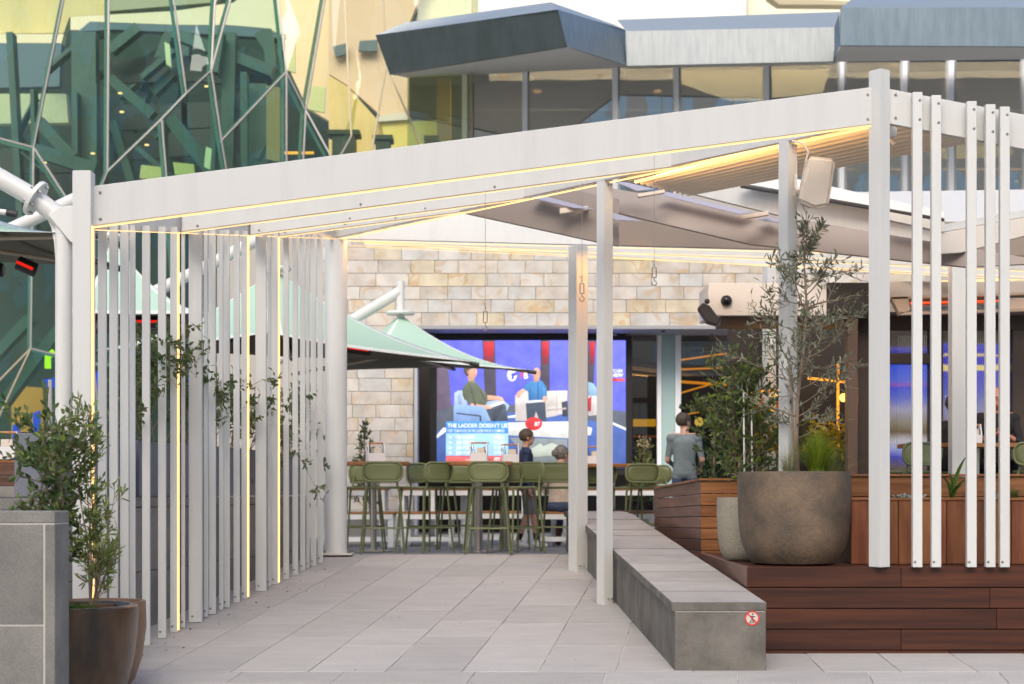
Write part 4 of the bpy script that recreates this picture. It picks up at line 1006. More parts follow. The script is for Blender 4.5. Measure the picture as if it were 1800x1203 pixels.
def umbrella(label, apex, corners, heaters=(), cap=True, mast=None):
    apex = Vector(apex); cs = [Vector(c) for c in corners]
    foot = Vector((apex.x, apex.y, 0))
    t = thing('shade_umbrella', label, 'umbrella', foot, 'mint shade umbrellas')
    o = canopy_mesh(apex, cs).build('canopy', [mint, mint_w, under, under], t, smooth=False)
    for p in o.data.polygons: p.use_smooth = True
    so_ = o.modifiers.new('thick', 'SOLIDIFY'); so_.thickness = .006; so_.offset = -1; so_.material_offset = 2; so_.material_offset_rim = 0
    hub = apex - Vector((0, 0, .55))
    MB().tube([apex + Vector((0, 0, .45 if cap else .1)), hub], .055, 14).build('centre_tube', white2, t, smooth=True)
    if cap: MB().lathe([(.19, 0), (.20, .02), (.19, .045)], apex + Vector((0, 0, -.01)), 24).build('cap_ring', white2, t, smooth=True)
    for c in cs:
        e = c + Vector((0, 0, -.03))
        st_ = MB().tube([hub.lerp(e, .04), hub.lerp(e, .985)], .022, 8).build('strut', strut_m, t, smooth=True)
        d = (e - hub).normalized(); MB().tube([e - d * .10, e + d * .02], .026, 8).build('strut_end', dark_metal, st_, smooth=True)
    if mast:
        MB().tube([Vector(p) for p in mast], .075, 16).build('mast_arm', white2, t, smooth=True)
    for (pos, L, an, m_) in heaters:
        pos = Vector(pos); dx = Vector((math.cos(an), math.sin(an) * .3, -math.sin(an) * .35)) * L / 2
        hb = MB().tube([pos - dx * 1.25, pos - dx * 1.1, pos + dx * 1.1, pos + dx * 1.25], [.05, .07, .07, .05], 10).build('heater_housing', black, t, smooth=True)
        MB().bar(pos - dx + Vector((0, -.068, .0)), pos + dx + Vector((0, -.068, .0)), .016, .028).build('heater_element', m_, hb)
    return t
umbrella('mint umbrella with a white capped post standing against the sandstone', (-1.53, 23.4, 3.14), [(.30, 22.7, 2.32), (-.85, 24.9, 2.52), (-3.1, 24.2, 2.4), (-2.05, 21.9, 2.50)],
         [((-1.63, 22.9, 2.55), .42, 0, heat_or), ((-.95, 23.2, 2.52), .25, .1, heat_red)], mast=[(-1.53, 23.4, 3.45), (-2.25, 23.6, 3.05), (-3.4, 24.0, 2.5)])
umbrella('large mint umbrella behind the round white column', (-2.9, 20.9, 3.42), [(-.42, 20.8, 2.28), (-2.9, 22.5, 2.48), (-5.1, 21.0, 2.45), (-2.75, 19.25, 2.50)],
         [((-1.85, 20.6, 2.42), .26, .35, heat_red), ((-3.4, 20.4, 2.55), .3, 0, heat_red)], mast=[(-2.9, 20.9, 3.9), (-3.8, 21.2, 3.5), (-5.2, 21.6, 2.9)])
umbrella('mint umbrella seen through the slatted screen', (-4.5, 19.2, 3.55), [(-3.3, 18.3, 2.62), (-3.75, 20.6, 2.6), (-5.05, 20.5, 2.6), (-4.75, 18.2, 2.62)],
         [((-4.0, 18.6, 2.55), .3, 0, heat_red)], mast=[(-4.9, 19.2, 4.0), (-5.6, 19.3, 3.7), (-7, 19.6, 3.2)])
umbrella('mint umbrella with dark underside beside the white steel mast', (-5.5, 15.9, 3.60), [(-3.62, 15.0, 2.98), (-4.0, 17.6, 3.02), (-7.3, 16.8, 3.0), (-6.9, 14.2, 3.0)],
         [((-4.52, 15.9, 2.80), .22, .9, heat_red), ((-4.95, 16.0, 2.78), .3, 0, heat_red)])
# steel mast with gusset and raking arm
ms = thing('steel_mast', 'white tubular mast with curved gusset and flanged raking arm', 'mast', W(112, 1100, 15.0))
MY = 15.0
MB().tube([W(112, 1130, MY), W(112, 372, MY)], .073, 24).build('mast_tube', white2, ms, smooth=True)
MB().tube([W(118, 392, MY), W(60, 348, MY), W(-80, 268, MY - .1)], [.085, .085, .085], 24).build('raking_arm', white2, ms, smooth=True)
d = (W(40, 335, MY) - W(70, 354, MY)).normalized(); c = W(63, 349, MY)
MB().tube([c - d * .018, c + d * .018], .165, 28).build('flange', white2, ms, smooth=True)
for a in range(0, 360, 60):
    u = d.cross(Vector((0, 1, 0))).normalized(); v = d.cross(u)
    p = c + (u * math.cos(R_(a)) + v * math.sin(R_(a))) * .13
    MB().tube([p - d * .05, p + d * .05], .014, 6).build('flange_bolt', screwm, ms)
pts = [W(64, 368, MY), W(80, 380, MY), W(90, 400, MY), W(95, 425, MY), W(97, 455, MY), W(108, 452, MY), W(108, 375, MY)]
MB().prism(pts, (0, .03, 0)).build('gusset', white2, ms)
pts = [W(84, 378, 14.9), W(104, 364, 14.9), W(135, 360, 14.9), W(135, 426, 14.9), W(124, 426, 14.9)]
MB().prism(pts, (0, .2, 0)).build('end_plate', white2, ms, bevel=.006)
b = MB(); b.tube([W(-20, 370, 14.0), W(12, 374, 14.0)], .024, 10); o = b.build('canopy_strut', white2, ms, smooth=True)
MB().tube([W(12, 374, 14), W(30, 377, 14)], .03, 10).build('strut_end', dark_metal, ms, smooth=True)

# ================================================================== stone bench
bx0, bx1 = 1.126, 1.756; BY0, BYL = 11.8, 19.6
bk = -.0603
def bp(x, y, z): return Vector((x + bk * (y - BY0), y, gz(y) + z))
bench = thing('stone_bench', 'long bluestone bench climbing the slope beside the timber deck', 'bench', bp(1.44, BY0, 0))
y = BY0; first = True
while y < BYL - .2:
    y1 = y + .584
    for nm, z0, z1, m_, ov in (('bench_block', -.03, .405, bench_stone, 0), ('bench_cap', .409, .472, bench_top, .022)):
        if nm == 'bench_block' and not first and False: pass
        g = .003 if nm == 'bench_block' else .006
        x0, x1 = bx0 - ov, bx1 + ov * .2
        q = [(x0, y + (0 if first else g)), (x1, y + (0 if first else g)), (x1, y1 - g), (x0, y1 - g)]
        dz = random.uniform(-.002, .002) if nm == 'bench_cap' else 0
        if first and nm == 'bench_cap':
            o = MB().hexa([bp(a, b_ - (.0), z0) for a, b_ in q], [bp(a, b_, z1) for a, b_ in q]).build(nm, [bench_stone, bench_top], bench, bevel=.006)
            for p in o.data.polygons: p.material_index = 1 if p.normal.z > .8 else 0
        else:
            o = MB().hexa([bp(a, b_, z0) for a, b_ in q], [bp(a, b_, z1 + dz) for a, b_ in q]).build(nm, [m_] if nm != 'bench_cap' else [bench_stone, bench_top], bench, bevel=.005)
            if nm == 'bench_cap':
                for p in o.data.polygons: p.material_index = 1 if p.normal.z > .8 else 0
    first = False; y = y1
MB().hexa([bp(bx0 + .002, BY0 + .002, .4052), bp(bx1 - .003, BY0 + .002, .4052), bp(bx1 - .02, BYL - .3, .40), bp(bx0 + .02, BYL - .3, .40)],
          [bp(bx0 + .002, BY0 + .002, .4088), bp(bx1 - .003, BY0 + .002, .4088), bp(bx1 - .012, BYL - .3, .4085), bp(bx0 + .008, BYL - .3, .4085)]).build('mortar_bed', mortar, bench)
# no skateboarding sticker
sc = W(1322, 1087, BY0 - .002)
def disc(r0, r1, m_, nm, dy, par, n=28):
    vs = []; fs = []
    for i in range(n):
        a = 2 * math.pi * i / n
        vs += [(sc.x + r1 * math.cos(a), sc.y - dy, sc.z + r1 * math.sin(a)), (sc.x + r0 * math.cos(a), sc.y - dy, sc.z + r0 * math.sin(a))]
    for i in range(n): j = (i + 1) % n; fs.append((2 * i, 2 * j, 2 * j + 1, 2 * i + 1))
    return MB().add(vs, fs).build(nm, m_, par)
stick_w = M('sticker_white', (.62, .58, .52), .5); stick_r = M('sticker_red', (.62, .05, .04), .5)
sd = disc(.0005, .052, stick_w, 'prohibition_sticker', .001, bench)
disc(.041, .052, stick_r, 'ring', .002, sd)
b = MB(); d = Vector((.03, 0, -.03)); n_ = Vector((.0035, 0, .0035)); c = sc + Vector((0, -.0028, 0))
b.add([c - d - n_, c + d - n_, c + d + n_, c - d + n_], [(0, 1, 2, 3)]); b.build('slash', stick_r, sd)
b = MB(); yk = -.0024
def flat(pts): b.add([(sc.x + x, sc.y + yk, sc.z + z) for x, z in pts], [tuple(range(len(pts)))])
flat([(.004 + .006 * math.cos(k), .028 + .006 * math.sin(k)) for k in [i * .7 for i in range(9)]])
flat([(-.022, .018), (.024, .012), (.024, .007), (-.022, .013)]); flat([(-.004, .014), (.008, .012), (.004, -.010), (-.006, -.008)])
flat([(-.006, -.010), (.0, -.010), (-.012, -.030), (-.017, -.028)]); flat([(.0, -.010), (.006, -.010), (.012, -.026), (.006, -.026)]); flat([(-.020, -.031), (.018, -.027), (.018, -.031), (-.020, -.035)])
b.build('skater_figure', black, sd)

# ================================================================== timber deck
DY = 12.5; DZ = .146
deck = thing('timber_deck', 'raised dark red timber deck with horizontal facing boards', 'deck', (3.2, DY, gz(DY)))
zs = [DZ, DZ - .150, DZ - .303, DZ - .456, DZ - .609, -.60]
for i in range(5):
    zt, zb = zs[i], zs[i + 1] + .006
    cuts = [1.722, 3.2 + .35 * ((i * 37) % 3 - 1), 5.4, 7.6]
    if i == 1: cuts = [1.722, 3.50, 5.4, 7.6]
    for j in range(3):
        MB().box(((cuts[j] + cuts[j + 1]) / 2, DY + .012, (zt + zb) / 2), (cuts[j + 1] - cuts[j] - .002, .024, zt - zb)).build('facing_board', deck_wood, deck, bevel=.003)
    ylen = 3.2
    MB().box((1.734, DY + .026 + ylen / 2, (zt + zb) / 2), (.024, ylen, zt - zb)).build('side_board', M('side_decking', (.16, .08, .055), .5, col2=(.24, .13, .09), scale=3, stretch=(1, .4, 6)) if i == 0 else deck_wood, deck, bevel=.003)
MB().box((4.68, 14.35, -.2), (5.82, 3.6, .66)).build('deck_frame', dark_metal, deck)
for i in range(24):
    MB().box((4.67, DY + .10 + i * .145, DZ - .012), (5.84, .138, .024)).build('deck_board', deck_wood, deck, bevel=.002)

# vertical board planter behind the right slats
pv = thing('vertical_board_planter', 'planter clad in upright oiled boards on the deck behind the slats', 'planter', (3.7, 13.0, DZ))
PVY = 13.02; sv = FPX / PVY
x = (1500 - 900) / sv; ztop = CZ + (HOR - 880) / sv
ed = [1496, 1531, 1579, 1606, 1640, 1664, 1699, 1714, 1745, 1778, 1812, 1846, 1880, 1915, 1950, 1986, 2022, 2060, 2098]
for a, c in zip(ed[:-1], ed[1:]):
    xa, xc = (a - 900) / sv, (c - 900) / sv
    MB().box(((xa + xc) / 2, PVY + .011 + random.uniform(-.002, .002), (DZ + .004 + ztop) / 2), (xc - xa - .005, .022, ztop - DZ - .004)).build('board', cedar, pv, bevel=.003)
xa, xc = (1496 - 900) / sv, (2098 - 900) / sv
MB().box(((xa + xc) / 2, PVY + .30, (DZ + ztop) / 2 - .01), (xc - xa - .02, .54, ztop - DZ - .03)).build('planter_box', dark_metal, pv)
MB().box(((xa + xc) / 2, PVY + .02, ztop + .010), (xc - xa + .02, .06, .020)).build('top_rail', cedar_h, pv, bevel=.003)
MB().box(((xa + xc) / 2, PVY + .32, ztop - .012), (xc - xa - .03, .50, .02)).build('soil', soil, pv)
# long horizontal board planter wrapping behind
ph = thing('horizontal_board_planter', 'long planter clad in horizontal oiled boards behind the pots', 'planter', (2.2, 15.4, 0))
Acn = (1232, 15.6); Lf = (1150, 18.4)
tops = [(861, 845.5), (877.5, 869), (895, 889.5), (911.5, 909), (928, 929.5), (946, 949), (964, 969), (981, 990)]
Rt = (1800, 14.75)
for i in range(7):
    (l0, c0), (l1, c1) = tops[i], tops[i + 1]
    a, b_ = W(Lf[0], l0, Lf[1]), W(Lf[0], l1 - 1.2, Lf[1]); c, d_ = W(Acn[0], c0, Acn[1]), W(Acn[0], c1 - 1.2, Acn[1])
    MB().prism([a, c, d_, b_], (.012, .024, 0)).build('end_board', M('weathered_timber_board', (.13, .062, .042), .42, col2=(.24, .125, .085), scale=2.4, stretch=(2, .5, 8), rnd=.15), ph, bevel=.003)
    for seg in range(3):
        x0_, x1_ = c.x + (4.9 - c.x) * seg / 3, c.x + (4.9 - c.x) * (seg + 1) / 3
        MB().box(((x0_ + x1_) / 2, Acn[1] + .012, (c.z + d_.z) / 2), (x1_ - x0_ - .003, .022, c.z - d_.z)).build('board', cedar_h, ph, bevel=.003)
c = W(Acn[0], 845, Acn[1]); a = W(Lf[0], 860, Lf[1])
MB().hexa([c + Vector((-.02, -.02, .002)), Vector((4.9, Acn[1] - .02, c.z + .002)), Vector((4.9, Acn[1] + .1, c.z + .002)), a + Vector((.05, .05, .002))][:2] + [Vector((4.9, Acn[1] + .10, c.z + .002)), c + Vector((.03, .10, .002))],
          [c + Vector((-.02, -.02, .022)), Vector((4.9, Acn[1] - .02, c.z + .022)), Vector((4.9, Acn[1] + .1, c.z + .022)), c + Vector((.03, .10, .022))]).build('top_rail', cedar_h, ph)
MB().hexa([c + Vector((-.022, -.022, .0)), c + Vector((.028, .1, .0)), a + Vector((.09, .02, 0)), a + Vector((-.01, 0, 0))], [c + Vector((-.022, -.022, .02)), c + Vector((.028, .1, .02)), a + Vector((.09, .02, .02)), a + Vector((-.01, 0, .02))]).build('top_rail', cedar_h, ph)
MB().prism([Vector((c.x + .03, 15.64, -.3)), Vector((4.8, 15.64, -.3)), Vector((4.8, 18.6, -.3)), Vector((a.x + .035, 18.44, -.3))], (0, 0, .94)).build('planter_box', dark_metal, ph)
# rear board row seen above the vertical planter
pr = thing('rear_planter', 'low horizontal board planter between the upright boards and the terrace', 'planter', (3.9, 14.3, DZ))
zt_ = CZ + (HOR - 838) / (FPX / 14.3)
for i in range(3):
    MB().box((4.75, 14.31, zt_ - .085 - i * .17), (4.15, .022, .164)).build('board', cedar_h, pr, bevel=.003)
MB().box((4.75, 14.36, zt_ + .011), (4.18, .16, .02)).build('top_rail', cedar_h, pr, bevel=.003)
MB().box((4.75, 14.52, zt_ - .22), (4.1, .36, .40)).build('planter_box', dark_metal, pr)
# terrace floor under the right seating
tag(MB().box((6.4, 17.6, .07), (8.8, 4.0, .15)).build('terrace_floor', M('terrace_slate', (.06, .055, .05), .6)), kind='structure')

# ================================================================== pots
def pot(name, label, c, prof, mat, soil_r, soil_z, n=56):
    t = thing(name, label, 'pot', c)
    k = len(prof)
    o = MB().lathe(prof, c, n).build('pot_body', mat, t, smooth=True)
    b = MB(); vs = [(soil_r * math.cos(2 * math.pi * i / 28) + c[0], soil_r * math.sin(2 * math.pi * i / 28) + c[1], c[2] + soil_z) for i in range(28)]
    b.add(vs + [(c[0], c[1], c[2] + soil_z + .03)], [(i, (i + 1) % 28, 28) for i in range(28)]); b.build('soil', soil, t)
    return t
PY = 13.05; ps_ = FPX / PY
pc = W(1396, 998, PY); pc.z = DZ + .001
H = (998 - 836) / ps_; Rr = 99 / ps_
big_prof = [(.0, 0), (.60 * Rr, 0), (.74 * Rr, .02 * H), (.84 * Rr, .10 * H), (.92 * Rr, .22 * H), (.965 * Rr, .36 * H), (.99 * Rr, .55 * H), (1.0 * Rr, .80 * H), (.998 * Rr, .97 * H), (.99 * Rr, H), (.94 * Rr, H + .002), (.925 * Rr, .97 * H), (.92 * Rr, .85 * H), (0, .85 * H)]
pot('large_bowl_pot', 'large fired clay bowl pot on the deck holding an olive tree', pc, big_prof, pot_brown, .92 * Rr, .92 * H)
sy = 13.75; ssc = FPX / sy
sc_ = W(1314, 993, sy); sc_.z = DZ + .001; h2 = (995 - 884) / ssc; r2 = 54 / ssc
pot('speckled_pot', 'smaller speckled concrete pot tucked beside the large bowl pot', sc_, [(0, 0), (.62 * r2, 0), (.78 * r2, .05 * h2), (.90 * r2, .18 * h2), (.97 * r2, .40 * h2), (1.0 * r2, .7 * h2), (.99 * r2, h2), (.92 * r2, h2 + .001), (.90 * r2, .9 * h2), (0, .88 * h2)], pot_speck, .91 * r2, .93 * h2)
lc = Vector((-2.80, 10.55, gz(10.55) + .005)); lh = .625; lr = .480
pot('brown_glazed_pot', 'brown glazed planter pot against the low stone wall', lc, [(0, 0), (.66 * lr, 0), (.78 * lr, .08 * lh), (.88 * lr, .25 * lh), (.955 * lr, .5 * lh), (.99 * lr, .75 * lh), (1.0 * lr, .92 * lh), (.995 * lr, .985 * lh), (.97 * lr, lh), (.90 * lr, lh), (.88 * lr, .96 * lh), (.87 * lr, .85 * lh), (0, .83 * lh)], pot_gloss, .88 * lr, .92 * lh)
lc2 = Vector((-2.72, 11.35, gz(11.35) + .005)); lh2 = .57; lr2 = .335
pot('tan_glazed_pot', 'tan pot mostly hidden behind the brown glazed pot', lc2 + Vector((-.01, -.20, -.02)), [(0, 0), (.62 * lr2, 0), (.78 * lr2, .1 * lh2), (.92 * lr2, .35 * lh2), (1.0 * lr2, .7 * lh2), (.99 * lr2, lh2), (.9 * lr2, lh2), (.88 * lr2, .9 * lh2), (0, .88 * lh2)], M('tan_glaze', (.16, .085, .045), .4, col2=(.26, .15, .085), scale=3), .88 * lr2, .92 * lh2)

# ================================================================== low stone walls on the left
wl = thing('low_stone_wall', 'low grey stone wall end with pale mortar joints beside the brown pot', 'wall', (-3.3, 9.7, gz(9.7)))
wx1 = (97 - 900) / FPX * 9.7; wz = CZ + (HOR - 899) / (FPX / 9.7); wb = gz(9.7) - .1
pz = lambda py: CZ + (HOR - py) / (FPX / 9.7)
xj = (78 - 900) / FPX * 9.7
MB().box(((wx1 - 4.5) / 2, 9.85, (wb + pz(921)) / 2), (wx1 + 4.5 - .006, .304, pz(919) - wb)).build('wall_core', mortar, wl)
MB().box(((wx1 - 4.5) / 2, 9.85, (wz + pz(920)) / 2), (4.5 + wx1, .31, wz - pz(920.5))).build('coping_stone', wall_stone, wl, bevel=.006)
for (x0, x1) in ((-4.5, xj - .004), (xj + .004, wx1)):
    for (ya, yb) in ((922, 1098.5), (1100.5, 1290)) if x1 < wx1 - .01 else ((922, 1290),):
        MB().box(((x0 + x1) / 2, 9.85, (pz(ya) + pz(yb)) / 2), (x1 - x0, .31, pz(ya) - pz(yb))).build('stone_panel', wall_stone, wl, bevel=.004)
# wall behind the slats
sl_ = thing('slope_wall', 'grey stone retaining wall running behind the slatted screen', 'wall', (-3.1, 15, 0))
def sp2(Y, off): return -3.21 - off + .1284 * (Y - 11.6)
ycuts = [11.6, 13.1, 14.5, 15.9, 17.3, 18.9]
for i in range(5):
    ya, yb = ycuts[i], ycuts[i + 1]
    for (z0, z1, th) in ((-.8, .06, .3), (.066, .575, .3), (.58, .655, .32)):
        g = .003; x0 = lambda Y: sp2(Y, 0) + (.01 if th > .31 else 0); x1 = lambda Y: sp2(Y, th)
        q = [(x0(ya + g), ya + g), (x0(yb - g), yb - g), (x1(yb - g), yb - g), (x1(ya + g), ya + g)]
        MB().hexa([(x, y_, z0) for x, y_ in q], [(x, y_, z1) for x, y_ in q]).build('stone_panel' if th < .31 else 'coping_stone', wall_stone, sl_, bevel=.004)
boxm = M('blue_grey_planter', (.155, .165, .205), .5)
for i, (ya, yb) in enumerate(((11.9, 13.5), (13.62, 15.3), (15.42, 17.1), (17.2, 18.8))):
    t = thing('metal_planter', ['blue grey metal trough planter nearest the white mast', 'blue grey metal trough planter second along the stone wall', 'blue grey metal trough planter third along the stone wall', 'blue grey metal trough planter by the round column'][i], 'planter', (sp2((ya + yb) / 2, .15), (ya + yb) / 2, .66), 'trough planters on the stone wall')
    q = [(sp2(ya, .02), ya), (sp2(yb, .02), yb), (sp2(yb, .30), yb), (sp2(ya, .30), ya)]
    MB().hexa([(x, y_, .662) for x, y_ in q], [(x, y_, 1.11) for x, y_ in q]).build('trough', boxm, t, bevel=.006)
    q2 = [(sp2(ya + .03, .05), ya + .03), (sp2(yb - .03, .05), yb - .03), (sp2(yb - .03, .27), yb - .03), (sp2(ya + .03, .27), ya + .03)]
    MB().hexa([(x, y_, 1.10) for x, y_ in q2], [(x, y_, 1.118) for x, y_ in q2]).build('soil', soil, t)
# raised timber bench and stone step at far left
lb = thing('timber_counter', 'brown timber counter on a stone step behind the low wall', 'counter', W(20, 850, 13.6))
for i, (a, c) in enumerate(((813, 836), (837, 855))):
    p0 = W(-60, a, 13.6); p1 = W(140, c, 13.6)
    MB().box(((p0.x + p1.x) / 2, 13.62, (p0.z + p1.z) / 2), (p1.x - p0.x, .05, p0.z - p1.z - .004)).build('board', M('counter_board', (.085, .038, .024), .4, col2=(.15, .075, .05), scale=3, stretch=(.4, 4, 8)), lb, bevel=.003)
p0 = W(-60, 812, 13.6); p1 = W(140, 812, 13.6)
MB().box(((p0.x + p1.x) / 2, 13.84, p0.z + .004), (p1.x - p0.x, .5, .02)).build('top_board', wood_top, lb)
ls = thing('stone_step', 'grey stone step wall under the timber counter', 'wall', W(30, 900, 13.2))
for (xa, xb, a, c) in ((-80, 70, 855, 876), (-80, 31, 877, 930), (32, 105, 877, 930)):
    p0 = W(xa, a, 13.3); p1 = W(xb, c, 13.3)
    MB().box(((p0.x + p1.x) / 2, 13.4, (p0.z + p1.z) / 2), (p1.x - p0.x - .004, .25, p0.z - p1.z - .004)).build('stone_block', wall_stone, ls, bevel=.004)
lp = thing('steel_stake', 'thin grey steel stake rising behind the left shrub', 'stake', W(89, 900, 10.9))
MB().tube([W(89, 960, 10.85), W(88, 668, 10.85)], .013, 8).build('stake_rod', M('stake_grey', (.42, .40, .38), .5), lp)

# ================================================================== stools and tables
def rrect(w_, h_, r, n=5):
    pts = []
    for cx, cz, a0 in ((w_ / 2 - r, h_ / 2 - r, 0), (-w_ / 2 + r, h_ / 2 - r, 90), (-w_ / 2 + r, -h_ / 2 + r, 180), (w_ / 2 - r, -h_ / 2 + r, 270)):
        for k in range(n + 1):
            a = R_(a0 + 90 * k / n); pts.append((cx + r * math.cos(a), cz + r * math.sin(a)))
    return pts
def make_stool():
    t = thing('bar_stool', 'x', 'stool', (0, 0, 0), 'green bar stools')
    sq = rrect(.42, .40, .07)
    MB().prism([(x, y_ + .01, .735) for x, y_ in sq], (0, 0, .028)).build('seat', green_metal, t, smooth=True, bevel=.008)
    for sx in (-1, 1):
        MB().tube([(sx * .185, .17, .735), (sx * .235, .225, 0)], [.014, .011], 8).build('leg', green_metal, t, smooth=True)
        MB().tube([(sx * .155, -.235, .90), (sx * .165, -.215, .78), (sx * .19, -.19, .70), (sx * .25, -.235, 0)], [.012, .013, .014, .011], 8).build('leg', green_metal, t, smooth=True)
    f = .29 / .735
    c4 = [(-.215, .20, .29), (.215, .20, .29), (.225, -.217, .29), (-.225, -.217, .29)]
    b = MB()
    for i in range(4): b.tube([c4[i], c4[(i + 1) % 4]], .0085, 6)
    b.build('footrest', green_metal, t, smooth=True)
    pts = rrect(.445, .215, .085, 6); bow = lambda x: -.262 + .55 * x * x
    z0 = .925
    b = MB(); n_ = len(pts)
    vs = []; fs = []
    for k, sc2 in enumerate((1.0, .66, .33, 0.02)):
        for (x, z) in pts: vs.append((x * sc2, bow(x * sc2) + .012 * (1 - sc2), z0 + z * sc2))
    for k in range(3):
        for i in range(n_): j = (i + 1) % n_; fs.append((k * n_ + i, k * n_ + j, (k + 1) * n_ + j, (k + 1) * n_ + i))
    fs.append(tuple(range(3 * n_, 4 * n_)))
    o = b.add(vs, fs).build('backrest', green_metal, t, smooth=True)
    so_ = o.modifiers.new('thick', 'SOLIDIFY'); so_.thickness = .008
    rim = [(x, bow(x), z0 + z) for x, z in pts]; rim.append(rim[0]); rim.append(rim[1])
    MB().tube(rim, .0125, 8, cap=False).build('rim', green_metal, o, smooth=True)
    return t
stool0 = make_stool(); used = [False]
def stool(px, Y, rz, label, zf=0.0, sc=1.0):
    t = stool0 if not used[0] else copy_tree(stool0); used[0] = True
    bk_ = Matrix.Rotation(R_(rz), 3, 'Z') @ Vector((0, -.235, 0))
    t.location = ((px - 900) / FPX * Y - bk_.x, Y - bk_.y * .5 - .1, zf); t.rotation_euler = (0, 0, R_(rz)); t['label'] = label
    return t
stool(675, 19.35, 3, 'green bar stool with its broad back before the thin table pole')
stool(644, 20.7, 165, 'pale green stool back showing behind the table nearest the round column')
stool(601, 19.9, -75, 'green bar stool half hidden behind the round white column')
stool(735, 20.4, -52, 'green bar stool turned sideways, left of a pair between two tables')
stool(772, 19.6, 48, 'green bar stool turned sideways, right of a pair between two tables')
stool(808, 20.9, 176, 'wide pale green stool back behind the table under the score caption')
stool(858, 19.25, -3, 'green bar stool with its broad back before the table under the score caption')
stool(914, 20.2, 14, 'green bar stool behind the turned one near the boy')
stool(934, 19.5, 128, 'pale green bar stool turned towards the table near the boy')
stool(977, 19.9, -10, 'green bar stool in front of the seated person with a hair bun')
stool(862, 20.9, 170, 'green bar stool on the far side of the table under the score caption')
stool(1127, 20.9, 22, 'green bar stool near the flowering spike plant')
stool(1150, 21.8, 160, 'pale green stool back beside the end of the board planter')
stool(1055, 21.2, 150, 'green bar stool glimpsed between the two white posts')
stool(1612, 17.1, 22, 'green stool behind the deck planters under the fluted door', .15)
stool(1668, 18.2, 165, 'green stool on the far side of the terrace table', .15)
stool(1812, 17.0, -12, 'green stool cut by the picture edge near the bald man', .15)
stool(1752, 18.55, 180, 'green stool under the seated bald man', .15)
def bar_table(px, Y, r, label, zf=0.0, rect=None, pole=.045, h=1.05):
    x = (px - 900) / FPX * Y
    t = thing('bar_table', label, 'table', (x, Y, zf), 'timber topped bar tables')
    if rect: MB().box((x + rect[2], Y, zf + h - .02), (rect[0], rect[1], .045)).build('table_top', wood_top, t, bevel=.004)
    else: MB().lathe([(0, h - .045), (r, h - .045), (r + .005, h - .022), (r, h), (0, h)], (x, Y, zf), 40).build('table_top', wood_top, t, smooth=True)
    MB().lathe([(pole, .03), (pole, h - .046)], (x, Y, zf), 24).build('pole', steel, t, smooth=True)
    MB().lathe([(.22, .004), (.22, .014), (.06, .028), (.0, .028)], (x, Y, zf), 32).build('base', steel, t, smooth=True)
    return t
bar_table(657, 19.9, .42, 'round timber bar table on a thin pole beside the white column', pole=.035)
bar_table(841, 19.75, .40, 'round timber bar table on a thick pole under the score caption', pole=.048)
bar_table(887, 20.5, .38, 'round timber bar table on a brown steel pole beside the boy', pole=.048)
bar_table(1075, 21.4, .42, 'round timber bar table behind the two white posts')
bar_table(1715, 17.75, .4, 'timber topped terrace table in front of the bald man', .15, rect=(1.5, .6, .0), pole=.04)
white_pl = M('white_caddy', (.74, .75, .77), .5); napk = M('paper_napkin', (.70, .62, .52), .8); handle_w = M('handle_timber', (.45, .20, .07), .5)
def caddy(px, Y, z, label, rz=0, s=1.0):
    x = (px - 900) / FPX * Y
    t = thing('condiment_caddy', label, 'caddy', (x, Y, z), 'white condiment caddies')
    Rz = Matrix.Rotation(R_(rz), 3, 'Z')
    L, D, Hh = .20 * s, .14 * s, .10 * s
    T = lambda a, b_, c: Vector((x, Y, z)) + Rz @ Vector((a, b_, c))
    b = MB()
    for sg in (-1, 1):
        b.prism([T(sg * L / 2, -D / 2, .001), T(sg * L / 2, D / 2, .001), T(sg * L / 2, D / 2, Hh), T(sg * L / 2, .025, Hh * 2.25), T(sg * L / 2, -.025, Hh * 2.25), T(sg * L / 2, -D / 2, Hh)], Rz @ Vector((-sg * .01, 0, 0)))
        b.hexa([T(-L / 2 + .011, sg * D / 2, .001), T(L / 2 - .011, sg * D / 2, .001), T(L / 2 - .011, sg * (D / 2 - .01), .001), T(-L / 2 + .011, sg * (D / 2 - .01), .001)], [T(-L / 2 + .011, sg * D / 2, Hh), T(L / 2 - .011, sg * D / 2, Hh), T(L / 2 - .011, sg * (D / 2 - .01), Hh), T(-L / 2 + .011, sg * (D / 2 - .01), Hh)])
    b.build('tray', white_pl, t)
    MB().tube([T(-L / 2 - .01, 0, Hh * 2.15), T(L / 2 + .01, 0, Hh * 2.15)], .010, 8).build('handle', handle_w, t, smooth=True)
    b = MB(); b.box(T(.02, .0, Hh * 1.1), (.09, .06, .10), R_(rz)); b.build('napkins', napk, t)
    for k in range(3):
        MB().bar(T(-L / 2 + .03 + .015 * k, -.02 + .02 * k, .03), T(-L / 2 - .01 + .02 * k, -.03 + .02 * k, Hh * (1.7 + .15 * k)), .012, .004).build('cutlery', dark_metal, t)
    MB().lathe([(.02, 0), (.02, .09), (.01, .12), (.01, .15)], T(L / 2 - .04, .02, .02), 12).build('sauce_bottle', M('sauce_brown', (.22, .08, .03), .3), t, smooth=True)
    return t
caddy(660, 19.85, 1.051, 'white caddy with napkins on the table beside the round column', 18)
caddy(842, 19.7, 1.051, 'white caddy with a brown loaf shaped pack on the table under the score caption', -4)
caddy(897, 20.45, 1.051, 'white caddy with a sauce bottle on the table beside the boy', 4)
caddy(1043, 21.4, 1.051, 'white caddy on the table glimpsed between the white posts', 10)
caddy(8, 13.75, CZ + (HOR - 811) / (FPX / 13.75) + .016, 'white caddy with timber handle on the brown timber counter', 8)
caddy(1708, 17.7, 1.20, 'white caddy on the terrace table before the bald man', 5, .9)
